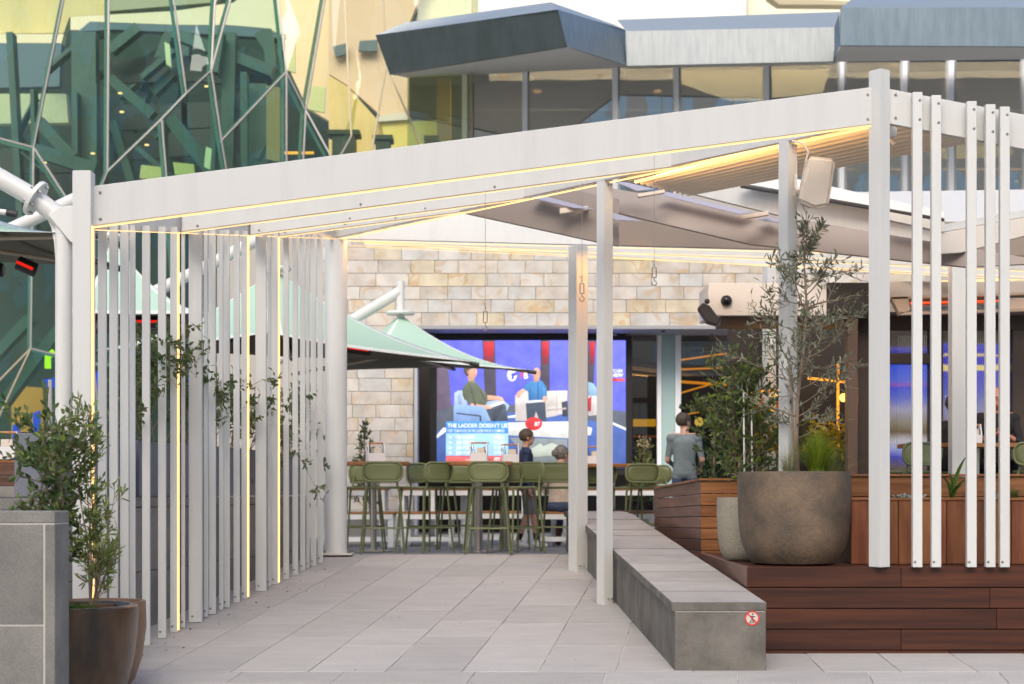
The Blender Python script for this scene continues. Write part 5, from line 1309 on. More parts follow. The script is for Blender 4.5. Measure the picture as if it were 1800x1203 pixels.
# white framed picnic tables and benches
frame_w = M('white_timber_frame', (.84, .87, .88), .5); seat_wood = M('picnic_timber', (.30, .13, .05), .5, col2=(.42, .2, .08), scale=3, stretch=(.5, 5, 5))
def loop(t, x, y, w_, h, bar_, nm='leg_frame'):
    b = MB()
    for sx in (-1, 1): b.box((x + sx * (w_ / 2 - bar_ / 2), y, h / 2), (bar_, .07, h))
    b.box((x, y, h - bar_ / 2), (w_ - 2 * bar_ - .002, .068, bar_)); b.box((x, y, .10), (w_ - 2 * bar_ - .002, .066, bar_ * .8))
    b.build(nm, frame_w, t, bevel=.003)
def picnic(px, Y, wd, kind, label):
    x = (px - 900) / FPX * Y; h = .75 if kind == 'table' else .45; dp = .7 if kind == 'table' else .35
    t = thing('picnic_' + kind, label, kind, (x, Y, 0), 'white framed picnic furniture')
    for i in range(4 if kind == 'table' else 2):
        n_ = 4 if kind == 'table' else 2
        MB().box((x, Y - dp / 2 + (i + .5) * dp / n_, h - .014), (wd, dp / n_ - .008, .028)).build('slat', seat_wood, t, bevel=.003)
    for yy in (-dp / 2 + .05, dp / 2 - .05): loop(t, x, Y + yy, wd - .04, h - .03, .07)
    MB().box((x, Y - dp / 2 + .012, h - .065), (wd - .06, .02, .06)).build('apron', frame_w, t)
    return t
picnic(622, 22.4, .9, 'table', 'white framed table behind the stools nearest the round column')
picnic(640, 21.6, .8, 'bench', 'white framed bench behind the stools nearest the round column')
picnic(770, 22.6, 1.0, 'table', 'white framed table in front of the stone pier corner')
picnic(765, 21.75, .9, 'bench', 'white framed bench in front of the stone pier corner')
picnic(698, 21.9, .42, 'bench', 'narrow white framed bench between the thin pole and the sideways stools')
picnic(735, 22.3, .5, 'table', 'narrow white framed table behind the sideways stools')
picnic(815, 21.9, .42, 'bench', 'narrow white framed bench under the score caption')
picnic(948, 22.3, .5, 'table', 'narrow white framed table between the boy and the seated person')
picnic(905, 23.2, 1.5, 'table', 'white framed table behind the boy')
picnic(880, 22.4, .9, 'bench', 'white framed bench behind the boy')
picnic(995, 21.75, 1.0, 'bench', 'white framed bench carrying the seated person with a hair bun')
picnic(1085, 23.0, 1.2, 'table', 'white framed table seen past the two white posts')
picnic(1085, 22.2, 1.0, 'bench', 'white framed bench seen past the two white posts')
# ================================================================== plants
def leafm(name, c, c2, tr=.25, rough=.45, scale=9):
    return M(name, c, rough, col2=c2, scale=scale, lo=.4, hi=.6, trans=tr, spec=.35)
olive_leaf = leafm('olive_leaf', (.095, .115, .068), (.25, .265, .195), .18, scale=14)
bay_leaf = leafm('glossy_leaf', (.055, .092, .030), (.15, .19, .07), .2, .35, scale=12)
young_leaf = leafm('young_leaf', (.20, .27, .035), (.11, .19, .03), .35)
shrub_leaf = leafm('broad_leaf', (.060, .115, .035), (.15, .20, .07), .25, .35, scale=12)
willow_leaf = leafm('willow_leaf', (.16, .22, .05), (.28, .32, .11), .3, scale=12)
vine_leaf = leafm('vine_leaf', (.065, .115, .040), (.16, .20, .085), .3, scale=12)
grass_g = leafm('bright_grass', (.34, .40, .03), (.20, .30, .03), .35)
grass_p = leafm('pale_grass', (.30, .30, .16), (.20, .23, .10), .3)
bark = M('bark', (.17, .12, .08), .85, col2=(.27, .21, .15), scale=18, stretch=(1, 1, .3))
twig = M('twig', (.20, .145, .09), .8)
RV = lambda: Vector((random.gauss(0, 1), random.gauss(0, 1), random.gauss(0, 1))).normalized()
def leaf(b, p, d, L, wd, mi=0):
    d = d.normalized(); s = d.cross(RV()).normalized(); n_ = d.cross(s)
    bend = n_ * L * random.uniform(-.14, .14)
    m1 = p + d * L * .38 + bend * .4; m2 = p + d * L * .72 + bend * .9; e = p + d * L + bend * 1.7
    f = n_ * wd * .18
    vs = [p, m1 + s * wd / 2 + f, m1, m1 - s * wd / 2 + f, m2 + s * wd * .40 + f, m2, m2 - s * wd * .40 + f, e]
    b.add(vs, [(0, 2, 1), (0, 3, 2), (1, 2, 5, 4), (2, 3, 6, 5), (4, 5, 7), (5, 6, 7)], mi)
def branchy(bs, bl, trunk, tr, nbr, env, L, wd, nleaf, up=.5, t0=.25, twigr=.004, mi2=0, p2=0.0, sub=2, droop=0.0, yk=1.0):
    """trunk: list of points; env(t): reach of the branches at fraction t of the trunk"""
    trunk = [Vector(p) for p in trunk]; k = len(trunk) - 1
    bs.tube(trunk, [tr * (1 - .75 * i / k) for i in range(k + 1)], 7)
    def tp(t):
        x = min(t, .9999) * k; i = int(x); return trunk[i].lerp(trunk[i + 1], x - i)
    def stem(p, d, ln, r, depth):
        n_ = 5; pts = [p]
        for i in range(n_):
            d = (d + RV() * .20 + Vector((0, 0, .10 * up - droop * .2))).normalized(); pts.append(pts[-1] + d * ln / n_)
        bs.tube(pts, [r * (1 - .7 * i / n_) for i in range(n_ + 1)], 4, cap=False)
        cnt = max(3, int(nleaf * ln))
        for i in range(cnt):
            u = (.18 if depth else .35) + (.82 if depth else .65) * i / max(1, cnt - 1); x = min(u, .999) * n_; q = int(x)
            pp = pts[q].lerp(pts[q + 1], x - q); dd = (pts[q + 1] - pts[q]).normalized()
            ld = (dd * .7 + RV() * .75 + Vector((0, 0, .15 - droop))).normalized()
            leaf(bl, pp, ld, L * random.uniform(.65, 1.15), wd * random.uniform(.7, 1.15), mi2 if random.random() < p2 else 0)
        if depth < sub:
            for i in range(random.randint(2, 4)):
                q = random.randint(1, n_ - 1)
                stem(pts[q], (d + RV() * .8).normalized(), ln * random.uniform(.4, .65), r * .55, depth + 1)
    for i in range(nbr):
        t = t0 + (1 - t0) * (i + random.random()) / nbr
        a = i * 2.399 + random.uniform(-.4, .4)
        d = Vector((math.cos(a), math.sin(a) * yk, up * random.uniform(.4, 1.4))).normalized()
        ln = env(t) * random.uniform(.65, 1.1)
        if ln > .03: stem(tp(t), d, ln, twigr * (.7 + .6 * random.random()), 0)
    stem(trunk[-1], Vector((.05, 0, 1)), max(.08, env(1.0)), twigr, 1)
def plant_thing(name, label, cat, loc, bs, bl, mats, stem_m=twig, leafname='foliage', group=None):
    t = thing(name, label, cat, loc, group)
    so2 = bs.build('trunk' if 'tree' in name else 'stems', stem_m, t, smooth=True)
    if name == 'climbing_vine': so2['kind'] = 'stuff'
    bl.build('crown' if 'tree' in name else leafname, mats, t, smooth=True)
    return t

# olive tree in the bowl pot
random.seed(21)
bs, bl = MB(), MB(); py_ = 13.02
tr_ = [W(1403, 840, py_), W(1400, 770, py_), W(1402, 700, py_), W(1412, 620, py_ + .02), W(1418, 540, py_), W(1414, 470, py_), W(1418, 410, py_)]
branchy(bs, bl, tr_, .018, 36, lambda t: .62 * (1 - abs(t - .40) * 1.05) if t < .8 else .16, .070, .0150, 27, up=.45, t0=.16, twigr=.006, sub=2)
plant_thing('olive_tree', 'slender olive tree with grey green leaves in the bowl pot', 'tree', (pc.x, pc.y, pc.z + .5), bs, bl, olive_leaf, bark)
MB_st = thing('timber_stake', 'timber stake tied against the olive trunk', 'stake', W(1395, 835, 13.12))
MB().tube([W(1396, 840, 13.1), W(1390, 640, 13.12)], .010, 8).build('stake_rod', M('stake_timber', (.30, .22, .14), .7), MB_st)

# bay shrub in the speckled pot
random.seed(5)
bs, bl = MB(), MB(); by_ = 13.75
for dx in (-12, 8, 22):
    branchy(bs, bl, [W(1314 + dx * .5, 893, by_), W(1310 + dx, 800, by_ + .03), W(1306 + dx * 1.4, 735, by_), W(1298 + dx * 1.5, 665, by_ - .02)], .011, 26,
            lambda t: .14 + .17 * math.sin(min(1, t * 1.25) * math.pi * .8), .068, .027, 40, up=.55, t0=.12, twigr=.005, mi2=1, p2=.20, sub=1)
plant_thing('bay_shrub', 'dense dark green bay shrub growing from the speckled pot', 'shrub', sc_ + Vector((0, 0, .4)), bs, bl, [bay_leaf, young_leaf], bark)
for (px, y0, y1) in ((1309, 690, 880), (1323, 720, 880)):
    t = thing('plant_stake', 'white plant stake in the bay shrub, ' + ('plain' if px < 1315 else 'with printed marks'), 'stake', W(px, 880, 13.6))
    MB().tube([W(px, y1, 13.62), W(px - 2, y0, 13.6)], .007, 8).build('stake_rod', white2, t)
    if px > 1315:
        for k in range(7): MB().box(W(px - 1, 770 + k * 11, 13.592), (.010, .004, .02)).build('printed_mark', black, t)

def tuft(name, label, c, n_, h, spread, wd, mats, lean=.0, loc=None):
    b = MB()
    for i in range(n_):
        a = random.uniform(0, 2 * math.pi); rr = random.uniform(0, spread * .22)
        p = Vector(c) + Vector((rr * math.cos(a), rr * math.sin(a), 0)); o_ = random.uniform(.1, 1) * spread; hh = h * random.uniform(.6, 1.05) * (1 - .25 * (o_ / spread))
        d = Vector((math.cos(a), math.sin(a), 0)); side = d.cross(Vector((0, 0, 1))) * wd
        prev = None; pts = []
        for k in range(5):
            u = k / 4; q = p + d * o_ * u * u + Vector((lean * u * u, 0, hh * (u - .28 * u * u * (o_ / spread)))); pts.append((q, 1 - u * .92))
        vs = []
        for q, s_ in pts: vs += [q - side * s_, q + side * s_]
        b.add(vs, [(2 * k, 2 * k + 1, 2 * k + 3, 2 * k + 2) for k in range(4)], random.randint(0, len(mats) - 1))
    t = thing(name, label, 'grass', c); b.build('blades', mats, t); return t
random.seed(9)
tuft('grass_tuft', 'bright yellow green grass tuft at the foot of the olive tree', W(1437, 838, 12.95), 760, .44, .30, .0034, [grass_g, leafm('mid_grass', (.22, .30, .03), (.13, .21, .03))])
tuft('grass_tuft', 'pale wispy grass beside the olive stake', W(1385, 838, 12.9), 240, .30, .22, .0014, [grass_p])
tuft('grass_tuft', 'long pale wispy grass arching over the right of the pot', W(1462, 838, 12.98), 260, .26, .42, .0013, [grass_p, grass_g])
tuft('grass_tuft', 'short green tuft in the upright board planter', W(1783, 878, 13.3), 160, .13, .12, .002, [leafm('short_grass', (.14, .17, .03), (.2, .2, .05))])
tuft('grass_tuft', 'sparse brown tuft behind the strap leaved plant', W(1700, 878, 13.35), 90, .09, .14, .0016, [leafm('dry_grass', (.24, .19, .08), (.15, .15, .05))])
# strap leaved plant
b = MB(); c = W(1672, 878, 13.3)
for (ex, ey, bw) in ((1698, 803, .018), (1702, 842, .017), (1655, 838, .014), (1696, 852, .013), (1668, 832, .015)):
    e = W(ex, ey, 13.25); mid = c.lerp(e, .55) + Vector((-.03 * (1 if ex > 1672 else -1), 0, .05)); vs = []
    for k in range(9):
        u = k / 8; q = c * (1 - u) ** 2 + mid * 2 * u * (1 - u) + e * u * u; wv = bw * (1 - u ** 2.5) + .001
        vs += [q + Vector((-wv, -.01, 0)), q + Vector((0, .012, 0)), q + Vector((wv, -.01, 0))]
    fs = []
    for k in range(8):
        fs += [(3 * k, 3 * k + 1, 3 * k + 4, 3 * k + 3), (3 * k + 1, 3 * k + 2, 3 * k + 5, 3 * k + 4)]
    b.add(vs, fs)
t = thing('strap_plant', 'strap leaved green plant arching between the right slats', 'plant', c); b.build('leaves', leafm('strap_leaf', (.10, .19, .035), (.17, .26, .06), .3), t, smooth=True)
# grey succulents
for i, (px, lab) in enumerate(((1600, 'low silvery succulent beside the tall corner post'), (1752, 'small silvery succulent between the last two slats'))):
    b = MB(); c = W(px, 876, 13.2)
    for k in range(70 if i == 0 else 24):
        a = random.uniform(0, 6.28); p = c + Vector((random.uniform(-.10, .10) * (1 if i == 0 else .4), random.uniform(-.08, .08), 0))
        leaf(b, p, Vector((math.cos(a), math.sin(a), random.uniform(.2, .8))), random.uniform(.04, .075), .022)
    t = thing('succulent', lab, 'plant', c); b.build('leaves', leafm('silver_leaf', (.36, .40, .38), (.5, .5, .46), .15), t)

# left pots
random.seed(31)
bs, bl = MB(), MB(); q0 = lc + Vector((-.05, .02, lh * .9))
for dx, top, yb_ in ((0, 755, 10.5), (-.12, 800, 10.6), (.10, 790, 10.35)):
    branchy(bs, bl, [q0 + Vector((dx * .4, 0, 0)), q0 + Vector((dx, 0, .4)), W(92 + dx * 150, (top + 900) / 2, yb_), W(90 + dx * 170, top, yb_)], .010, 22,
            lambda t: .10 + .15 * t, .066, .030, 38, up=.5, t0=.25, twigr=.005, mi2=1, p2=.12, sub=1)
plant_thing('broadleaf_shrub', 'broad leaved green shrub in the brown glazed pot', 'shrub', (lc.x, lc.y, lc.z + .55), bs, bl, [shrub_leaf, young_leaf], bark)
random.seed(12)
bs, bl = MB(), MB(); q0 = lc + Vector((.20, -.02, lh * .9))
for (tx, ty, nb) in ((146, 728, 20), (160, 742, 14), (128, 760, 12), (200, 880, 8), (205, 960, 7), (175, 960, 9)):
    e = W(tx, ty, 10.45)
    branchy(bs, bl, [q0, q0.lerp(e, .35) + Vector((.02, 0, .05)), q0.lerp(e, .7), e], .006, int(nb * 1.2), lambda t: .14 * (1.1 - .4 * t), .066, .013, 66, up=.8, t0=.15, twigr=.003, mi2=1, p2=.3, sub=1)
plant_thing('willow_leaf_shrub', 'light green narrow leaved shrub climbing past the lit post', 'shrub', (lc.x + .2, lc.y, lc.z + .55), bs, bl, [willow_leaf, shrub_leaf], twig)
random.seed(14)
b = MB(); c = lc + Vector((.16, -.22, lh * .93))
for k in range(320): leaf(b, c + Vector((random.uniform(-.16, .1), random.uniform(-.1, .1), random.uniform(-.01, .05))), RV() + Vector((0, 0, .6)), .028, .016)
t = thing('ground_cover', 'low bright ground cover at the rim of the brown pot', 'plant', c); b.build('leaves', leafm('cover_leaf', (.10, .20, .03), (.05, .11, .02), .3), t)

# climbers on the slatted screen
labs = ['leafy climber behind the first slats above the trough', 'thick leafy climber between the second and third lit posts', 'leafy climber trailing along the middle slats', 'trailing climber near the fourth lit post', 'thin climber hanging down the last slats by the round column']
for i, (x0, x1, ytop, ybot, n_, Ya) in enumerate(((205, 245, 620, 760, 7, 12.9), (240, 320, 570, 775, 15, 13.5), (330, 420, 630, 780, 12, 15.0), (420, 500, 670, 900, 11, 16.4), (480, 562, 690, 900, 10, 17.6))):
    random.seed(40 + i); bs, bl = MB(), MB()
    for k in range(n_):
        pxs = random.uniform(x0, x1); Y = Ya + random.uniform(-.3, .6); X = sp2(Y, .08)
        p, t_ = on_line(pxs, PL + Vector((-.12 - .22 * random.random(), 0, 0)), PC + Vector((-.12 - .2 * random.random(), 0, 0)))
        top = W(pxs, random.uniform(ytop, ytop + 90), p.y); bot = Vector((p.x - .12, p.y, 1.1))
        mid = bot.lerp(top, .5) + RV() * .12; end = top + Vector((random.uniform(-.1, .35), -.05, random.uniform(-.30, .05)))
        if i >= 3 and k % 2: end = W(random.uniform(x0, x1 + 8), random.uniform(800, ybot), p.y - .35)
        branchy(bs, bl, [bot, mid, top, top.lerp(end, .5) + Vector((.03, -.05, .06)), end], .005, 8, lambda t: .13, .060, .026, 20, up=.15, t0=.2, twigr=.0022, sub=1, droop=.25)
    plant_thing('climbing_vine', labs[i], 'vine', (sp2(Ya, .12), Ya, 1.1), bs, bl, [vine_leaf], twig, group='climbers on the slatted screen')

# background plants
random.seed(50)
bs, bl = MB(), MB(); c = Vector(((640 - 900) / FPX * 22.8, 22.8, .3))
branchy(bs, bl, [c, c + Vector((0, 0, .5)), c + Vector((.01, 0, .9)), c + Vector((0, 0, 1.28))], .016, 40, lambda t: .34 * (1.12 - t), .065, .02, 60, up=.6, t0=.1, sub=1)
plant_thing('small_olive_tree', 'small dark olive tree in front of the stone pier', 'tree', c, bs, bl, bay_leaf, bark)
tp_ = thing('square_planter', 'pale square planter under the small dark olive tree', 'planter', c - Vector((0, 0, .3)))
b = MB(); b.hexa([c + Vector((x, y_, -.3)) for x, y_ in ((-.2, -.2), (.2, -.2), (.2, .2), (-.2, .2))], [c + Vector((x, y_, .06)) for x, y_ in ((-.25, -.25), (.25, -.25), (.25, .25), (-.25, .25))]); b.build('planter_body', M('pale_concrete', (.45, .43, .40), .8), tp_, bevel=.01)
bs, bl = MB(), MB(); c = Vector(((1132 - 900) / FPX * 23.3, 23.3, .45))
branchy(bs, bl, [c, c + Vector((0, 0, .3)), c + Vector((0, 0, .62)), c + Vector((.02, 0, .88))], .018, 46, lambda t: .32 * (1.08 - t), .10, .014, 60, up=.5, t0=.05, sub=0)
plant_thing('flower_spike_plant', 'flowering spike plant with narrow green leaves before the dark glass', 'plant', c, bs, bl, leafm('spike_leaf', (.14, .19, .04), (.24, .28, .08), .3), twig)
b = MB()
for k in range(50): leaf(b, c + Vector((random.uniform(-.09, .09), random.uniform(-.06, .06), .92 + random.uniform(-.05, .07))), RV(), .04, .02)
fo = b.build('flower_head', M('dry_flower', (.45, .38, .22), .8), bpy.data.objects['flower_spike_plant'])
tp_ = thing('stone_trough', 'grey stone trough under the flowering spike plant', 'planter', c - Vector((0, 0, .45)))
b = MB(); b.box(c - Vector((0, 0, .225)), (.9, .4, .45)); b.build('trough_body', wall_stone, tp_, bevel=.01)
bs, bl = MB(), MB(); c = Vector(((1255 - 900) / FPX * 18.9, 18.9, .6))
branchy(bs, bl, [c, c + Vector((0, 0, .4)), c + Vector((0, 0, .9)), c + Vector((.05, 0, .95))], .014, 26, lambda t: .32, .07, .03, 36, up=.5, t0=.02, sub=1)
plant_thing('leafy_shrub', 'leafy green shrub in the board planter beside the man in grey', 'shrub', c, bs, bl, [shrub_leaf], bark)
for (px, pyy, s_, lab) in ((1345, 770, .3, 'yellow lit plant inside the bar left of the olive trunk'), (1465, 770, .34, 'yellow lit plant inside the bar right of the olive trunk')):
    b = MB(); c = W(px, pyy, 19.9)
    for k in range(260): leaf(b, c + Vector((random.gauss(0, s_ * .5), random.uniform(-.1, .1), random.gauss(0, s_ * .32))), RV(), .09, .035)
    t = thing('indoor_plant', lab, 'plant', c - Vector((0, 0, .6))); b.build('foliage', leafm('golden_leaf', (.40, .30, .02), (.26, .22, .02), .4), t)
    MB().tube([c - Vector((0, 0, .75)), c], .02, 6).build('stems', twig, t)
    l_ = bpy.data.lights.new('bar_lamp', 'POINT'); l_.energy = 14; l_.color = (1, .6, .12); l_.shadow_soft_size = .06
    lo_ = bpy.data.objects.new('bar_lamp', l_); COL.objects.link(lo_); lo_.location = c + Vector((.05, -.35, .45)); lo_.parent = t; lo_.location = lo_.location - t.location
    MB().ell(c + Vector((.05, -.35, .45)), .05, 12, 8).build('lamp_bulb', EMI('warm_bulb', (1, .6, .15), 2), t)
for i, (px, pyy) in enumerate(((1525, 300), (1625, 285), (875, 205))):
    b = MB(); c = W(px, pyy, 31.2)
    for k in range(9 if i < 2 else 5):
        a = R_(200 + k * 40 + random.uniform(-10, 10)); e = c + Vector((math.cos(a) * .7, .1 * math.sin(k), math.sin(a) * .7 + .2)); m_ = c.lerp(e, .5) + Vector((0, 0, .25))
        for j in range(16):
            u = j / 16; q = c * (1 - u) ** 2 + m_ * 2 * u * (1 - u) + e * u * u
            for sg in (-1, 1): leaf(b, q, Vector((sg * math.sin(a) * .9, 0, -.5 + sg * math.cos(a) * .9)), .22 * (1 - .5 * u), .022)
    t = thing('indoor_palm', ['fan palm behind the upper glazing above the corner post', 'fan palm behind the upper glazing above the right slats', 'small tree behind the upper glazing under the dark zinc'][i], 'plant', c - Vector((0, 0, 1)))
    b.build('fronds', leafm('palm_leaf', (.07, .13, .03), (.16, .2, .05), .3) if i < 2 else M('rust_leaf', (.32, .16, .05), .6), t)
    MB().tube([c - Vector((0, 0, 1.2)), c], .03, 6).build('stems', twig, t)

# leaf litter gathered along the slats
random.seed(88); b = MB()
for i in range(80):
    Y = random.uniform(11.9, 18.8); X = -2.82 + .1284 * (Y - 11.6) + abs(random.gauss(0, .22)); r = random.uniform(.004, .013)
    leaf(b, Vector((X, Y, gz(Y) + .004)), Vector((random.uniform(-1, 1), random.uniform(-1, 1), .05)), r * 2.2, r)
for i in range(25):
    Y = random.uniform(11.8, 17); X = random.uniform(-2, 1.0)
    leaf(b, Vector((X, Y, gz(Y) + .004)), Vector((random.uniform(-1, 1), random.uniform(-1, 1), .05)), random.uniform(.01, .02), .008)
tag(b.build('leaf_litter', M('dry_litter', (.14, .105, .075), .9)), 'dry leaf litter scattered on the paving along the slats', 'leaf litter', kind='stuff')

# ================================================================== people
def human(name, label, loc, rz, J, sc, matf, mats, hair=None, extra=None):
    """J: joint positions for a 1.75 m figure facing +Y; one continuous surface through a voxel remesh"""
    b = MB()
    V = {k: Vector(v) for k, v in J.items()}
    def cap(a, c, r0, r1):
        a, c = V[a] if isinstance(a, str) else a, V[c] if isinstance(c, str) else c
        d = (c - a); L = d.length; d.normalize(); pts = []; rs = []
        for k in range(4): an = k / 3 * math.pi / 2; pts.append(a - d * r0 * math.cos(an)); rs.append(max(.001, r0 * math.sin(an)))
        for k in range(1, 4): pts.append(a.lerp(c, k / 4)); rs.append(r0 + (r1 - r0) * k / 4)
        for k in range(4): an = k / 3 * math.pi / 2; pts.append(c + d * r1 * math.sin(an)); rs.append(max(.001, r1 * math.cos(an)))
        b.tube(pts, rs, 12)
    up_ = (V['chest'] - V['pelvis']).normalized()
    
    for k in range(9):
        u = k / 8; b.ell(V['pelvis'].lerp(V['chest'] + up_ * .06, u), (.168 - .020 * math.sin(u * math.pi) + .008 * u, .118 - .008 * math.sin(u * math.pi), .105))
    cap('chest', 'neck', .085, .058); cap('neck', V['head'] - Vector((0, 0, .03)), .056, .055)
    cap('shL', 'shR', .072, .072)
    hd = V['head']; f = V.get('face', Vector((0, 1, 0))).normalized(); sd_ = Vector((-f.y, f.x, 0)).normalized()
    Rm = Matrix((sd_, f, Vector((0, 0, 1)))).transposed()
    b.ell(hd + Vector((0, 0, .02)) - f * .008, (.074, .094, .105), rot=Rm); b.ell(hd + f * .025 - Vector((0, 0, .05)), (.056, .062, .068), rot=Rm)
    b.ell(hd + f * .095 - Vector((0, 0, .015)), (.013, .018, .026), rot=Rm, n=10, k=8)
    b.ell(hd + f * .080 + Vector((0, 0, -.062)), (.026, .014, .012), rot=Rm, n=10, k=8)
    b.ell(hd + f * .074 + Vector((0, 0, .025)), (.052, .018, .012), rot=Rm, n=10, k=8)
    for sg in (-1, 1): b.ell(hd + sd_ * sg * .078 - f * .008, (.014, .026, .036), rot=Rm, n=10, k=8)
    for s_ in 'LR':
        cap('sh' + s_, 'el' + s_, .055, .042); cap('el' + s_, 'wr' + s_, .041, .028)
        d = (V['wr' + s_] - V['el' + s_]).normalized(); w_ = V['wr' + s_]; side = d.cross(Vector((0, 0, 1)) if abs(d.z) < .8 else Vector((0, 1, 0))).normalized(); pn = side.cross(d)
        pal_ = w_ + d * .055; b.ell(pal_, (.040, .020, .055), rot=Matrix((side, pn, d)).transposed())
        for k, (o_, ln) in enumerate(((-.03, .060), (-.010, .075), (.010, .070), (.029, .055))):
            r_ = w_ + d * .09 + side * o_; m_ = r_ + d * ln * .5 + pn * .006; e_ = m_ + d * ln * .4 + pn * .022
            cap(r_, m_, .0105, .0100); cap(m_, e_, .0100, .0090)
        t0_ = w_ + d * .03 - side * .03; t1_ = t0_ + d * .035 - side * .028 + pn * .01; cap(t0_, t1_, .012, .011); cap(t1_, t1_ + d * .028 + pn * .008, .011, .009)
        cap('hip' + s_, 'kn' + s_, .088, .060); cap('kn' + s_, 'an' + s_, .058, .040)
        an = V['an' + s_]; toe = V['toe' + s_]; cap(an - Vector((0, 0, .02)), an - Vector((0, 0, .045)) + (an - toe).normalized() * .03, .042, .036); cap(an - Vector((0, 0, .045)), toe, .040, .034)
    if extra: extra(b, V)
    t = thing(name, label, 'person', loc)
    me = bpy.data.meshes.new('body'); me.from_pydata([tuple(p) for p in b.v], [], b.f)
    o = bpy.data.objects.new('body_src', me); COL.objects.link(o)
    rm = o.modifiers.new('r', 'REMESH'); rm.mode = 'VOXEL'; rm.voxel_size = .0095
    smo = o.modifiers.new('s', 'SMOOTH'); smo.factor = .5; smo.iterations = 4
    dc_ = o.modifiers.new('d', 'DECIMATE'); dc_.ratio = .35
    dg = bpy.context.evaluated_depsgraph_get(); dg.update()
    m2 = bpy.data.meshes.new_from_object(o.evaluated_get(dg)); bpy.data.objects.remove(o)
    m2.name = 'body'
    for m_ in mats: m2.materials.append(m_)
    for p in m2.polygons: p.use_smooth = True; p.material_index = matf(p.center, V)
    bo = bpy.data.objects.new('body', m2); COL.objects.link(bo); bo.parent = t
    if hair:
        hb = MB(); random.seed(3)
        hb.ell(hd + Vector((0, 0, .035)) - f * .022, (.081, .098, .096), 24, 16, rot=Rm)
        if hair.get('bun'): hb.ell(hd + Vector((0, 0, .03)) - f * .13, (.05, .045, .05), 14, 10)
        keep = []; cut = hair.get('cut', -.02); fr = hair.get('front', .055)
        vs = []
        for v in hb.v:
            r = v - hd; fy = r.dot(f)
            j = Vector((random.gauss(0, 1), random.gauss(0, 1), random.gauss(0, 1))) * .0022
            vs.append(v + j)
        hb.v = vs
        F = []
        for fc in hb.f:
            cc = sum((hb.v[i] for i in fc), Vector()) / len(fc) - hd; fy = cc.dot(f)
            lim = cut if fy < 0.0 else cut + (fr - cut) * min(1, fy / .05)
            if hair.get('bun') and fy < -.085: lim = -.2
            if hair.get('bald') and (cc.z > .085 and (cc.x ** 2 + cc.y ** 2) < .045 ** 2): continue
            if cc.z > lim: F.append(fc)
        hb.f = F; hb.m = [0] * len(F)
        hm = bpy.data.meshes.new('hair'); hm.from_pydata([tuple(v) for v in hb.v], [], hb.f); hm.materials.append(hair['mat'])
        ho = bpy.data.objects.new('hair', hm); COL.objects.link(ho); ho.parent = t
        for p in hm.polygons: p.use_smooth = True
        hs_ = ho.modifiers.new('thick', 'SOLIDIFY'); hs_.thickness = .012; hs_.offset = -1
    eb = MB()
    for sg in (-1, 1): eb.ell(hd + f * .087 + sd_ * sg * .031 + Vector((0, 0, .008)), (.011, .006, .007), 8, 6, rot=Rm)
    em = bpy.data.meshes.new('eyes'); em.from_pydata([tuple(v) for v in eb.v], [], eb.f); em.materials.append(dark_metal); eo = bpy.data.objects.new('eyes', em); COL.objects.link(eo); eo.parent = t
    t.rotation_euler = (0, 0, R_(rz)); t.scale = (sc, sc, sc)
    return t
stand = dict(pelvis=(0, 0, .95), chest=(0, -.01, 1.30), neck=(0, -.015, 1.49), head=(0, .02, 1.635), shL=(-.175, -.01, 1.42), shR=(.175, -.01, 1.42),
             elL=(-.225, -.03, 1.13), elR=(.225, -.03, 1.13), wrL=(-.225, .06, .90), wrR=(.225, .06, .90),
             hipL=(-.085, 0, .90), hipR=(.085, 0, .90), knL=(-.10, .02, .50), knR=(.10, .02, .50), anL=(-.10, 0, .09), anR=(.10, 0, .09), toeL=(-.115, .15, .035), toeR=(.115, .15, .035))
sit = dict(stand, pelvis=(0, 0, .55), chest=(0, .02, .90), neck=(0, .03, 1.09), head=(0, .07, 1.235), shL=(-.175, .02, 1.02), shR=(.175, .02, 1.02), elL=(-.22, .08, .74), elR=(.22, .08, .74), wrL=(-.12, .30, .76), wrR=(.12, .30, .76),
           hipL=(-.09, .03, .53), hipR=(.09, .03, .53), knL=(-.11, .43, .50), knR=(.11, .43, .50), anL=(-.11, .42, .09), anR=(.11, .42, .09), toeL=(-.12, .57, .035), toeR=(.12, .57, .035))
def band(rows, hands=True):
    """material by height, with arms handled by distance from the trunk"""
    return rows
# man in grey T-shirt, back to the camera
J = dict(stand, elL=(-.225, .03, 1.13), elR=(.235, -.01, 1.13), wrL=(-.14, .22, 1.05), wrR=(.20, .20, 1.00), face=(.75, .66, 0))
def mf(c, V):
    if c.z > 1.475: return 0
    for s_ in 'LR':
        if ((c - V['wr' + s_]).length < .22 or ((c - V['el' + s_]).length < .10 and c.z < 1.17)) and (abs(c.x) > .20 or c.y > .13): return 0
    if c.z > .88: return 1
    if c.z > .085: return 2
    return 3
tee = M('grey_tshirt', (.135, .175, .190), .9, col2=(.175, .215, .23), scale=6, bump=1.0, bscale=9); jean = M('blue_denim', (.05, .075, .14), .85); shoe_w = M('white_shoe', (.72, .72, .70), .6)
dark_hair = M('dark_hair', (.030, .022, .016), .6, col2=(.07, .052, .036), scale=40, bump=1.0, bscale=60); brown_hair = M('brown_hair', (.055, .034, .020), .6, col2=(.10, .065, .038), scale=40); grey_hair = M('greying_hair', (.10, .085, .07), .6, col2=(.22, .20, .18), scale=40)
human('person', 'man in a grey T-shirt standing with his back turned beside the shrub', ((1203 - 900) / FPX * 23.0, 23.0, 0), -6, J, 1.0, mf, [skin, tee, jean, shoe_w], dict(mat=dark_hair, cut=-.035, front=.06, bald=True))
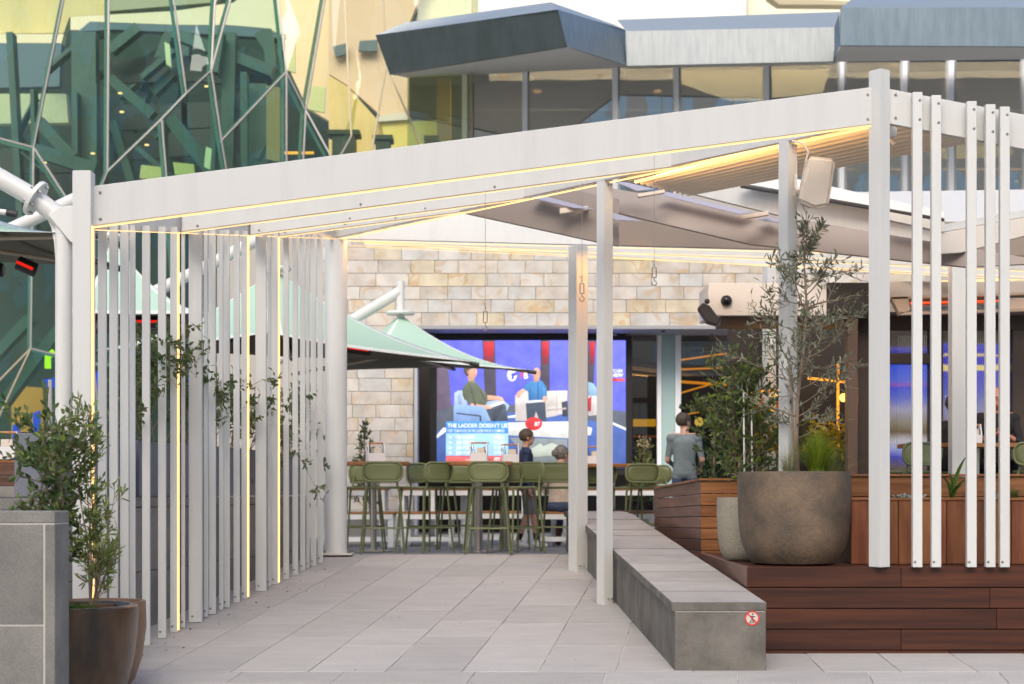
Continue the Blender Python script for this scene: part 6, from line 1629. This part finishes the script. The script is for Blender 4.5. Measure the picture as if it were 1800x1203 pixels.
# boy in navy jacket, walking to the right
J = dict(stand, anL=(-.09, .17, .09), toeL=(-.10, .31, .035), knL=(-.095, .13, .49), anR=(.09, -.14, .10), toeR=(.10, 0.0, .035), knR=(.10, .0, .50), elL=(-.21, .05, 1.13), wrL=(-.18, .12, .88), elR=(.21, -.06, 1.13), wrR=(.2, .0, .9), face=(.0, 1, 0))
def mf(c, V):
    if c.z > 1.50: return 0
    for s_ in 'LR':
        if (c - V['wr' + s_]).length < .16 and c.z < V['wr' + s_].z + .01 and abs(c.x) > .15: return 0
    if c.z > .86: return 1
    if c.z > .50: return 2
    if c.z > .22: return 0
    if c.z > .125: return 4
    return 3
navy = M('navy_jacket', (.014, .025, .070), .8, col2=(.022, .038, .095), scale=8, bump=1.0, bscale=10)
human('person', 'boy in a navy jacket and grey shorts walking past the video screen', ((925 - 900) / FPX * 21.2, 21.2, 0), -82, J, .838, mf, [skin, navy, M('grey_shorts', (.12, .12, .13), .85, col2=(.2, .2, .21), scale=40), shoe_w, M('black_sock', (.015, .015, .018), .9)], dict(mat=brown_hair, cut=-.03, front=.035))
# seated person with a bun, seen from behind
J = dict(sit, head=(.015, .10, 1.225), face=(.55, .83, -.0), anL=(-.08, .22, .10), toeL=(-.10, .08 + .24, .04), anR=(.10, .30, .10), toeR=(.10, .44, .04))
def mf(c, V):
    if c.z > 1.075 and abs(c.x) < .14: return 0
    for s_ in 'LR':
        if (c - V['wr' + s_]).length < .14: return 0
    if c.z > .60: return 1
    if c.z > .30: return 2
    return 3
human('person', 'person with a grey hair bun in beige top and jeans on a white bench', ((983 - 900) / FPX * 21.7, 21.65, 0), -18, J, .95, mf, [skin, M('beige_top', (.44, .36, .28), .9, col2=(.54, .46, .38), scale=14, bump=1.0, bscale=10), jean, M('brown_boot', (.09, .035, .02), .5)], dict(mat=grey_hair, cut=-.05, front=.05, bun=True))
# bald man and companion at the terrace table
bs_ = dict(sit, elL=(-.24, .12, .74), elR=(.24, .12, .74), wrL=(-.06, .30, .83), wrR=(.07, .31, .83), face=(0, 1, 0))
def mf(c, V):
    if c.z > 1.075 and abs(c.x) < .13: return 0
    for s_ in 'LR':
        if (c - V['wr' + s_]).length < .13: return 0
    return 1
blk = M('black_jumper', (.016, .014, .016), .9)
human('person', 'bald man in black sitting at the terrace table facing the deck', ((1752 - 900) / FPX * 18.45, 18.45, .15 + .32), 172, bs_, 1.0, mf, [skin2, blk])
human('person', 'person in black seated beside the white terrace post', ((1672 - 900) / FPX * 18.25, 18.25, .15 + .27), -70, dict(bs_), .97, mf, [skin, blk], dict(mat=dark_hair, cut=-.05, front=.05))
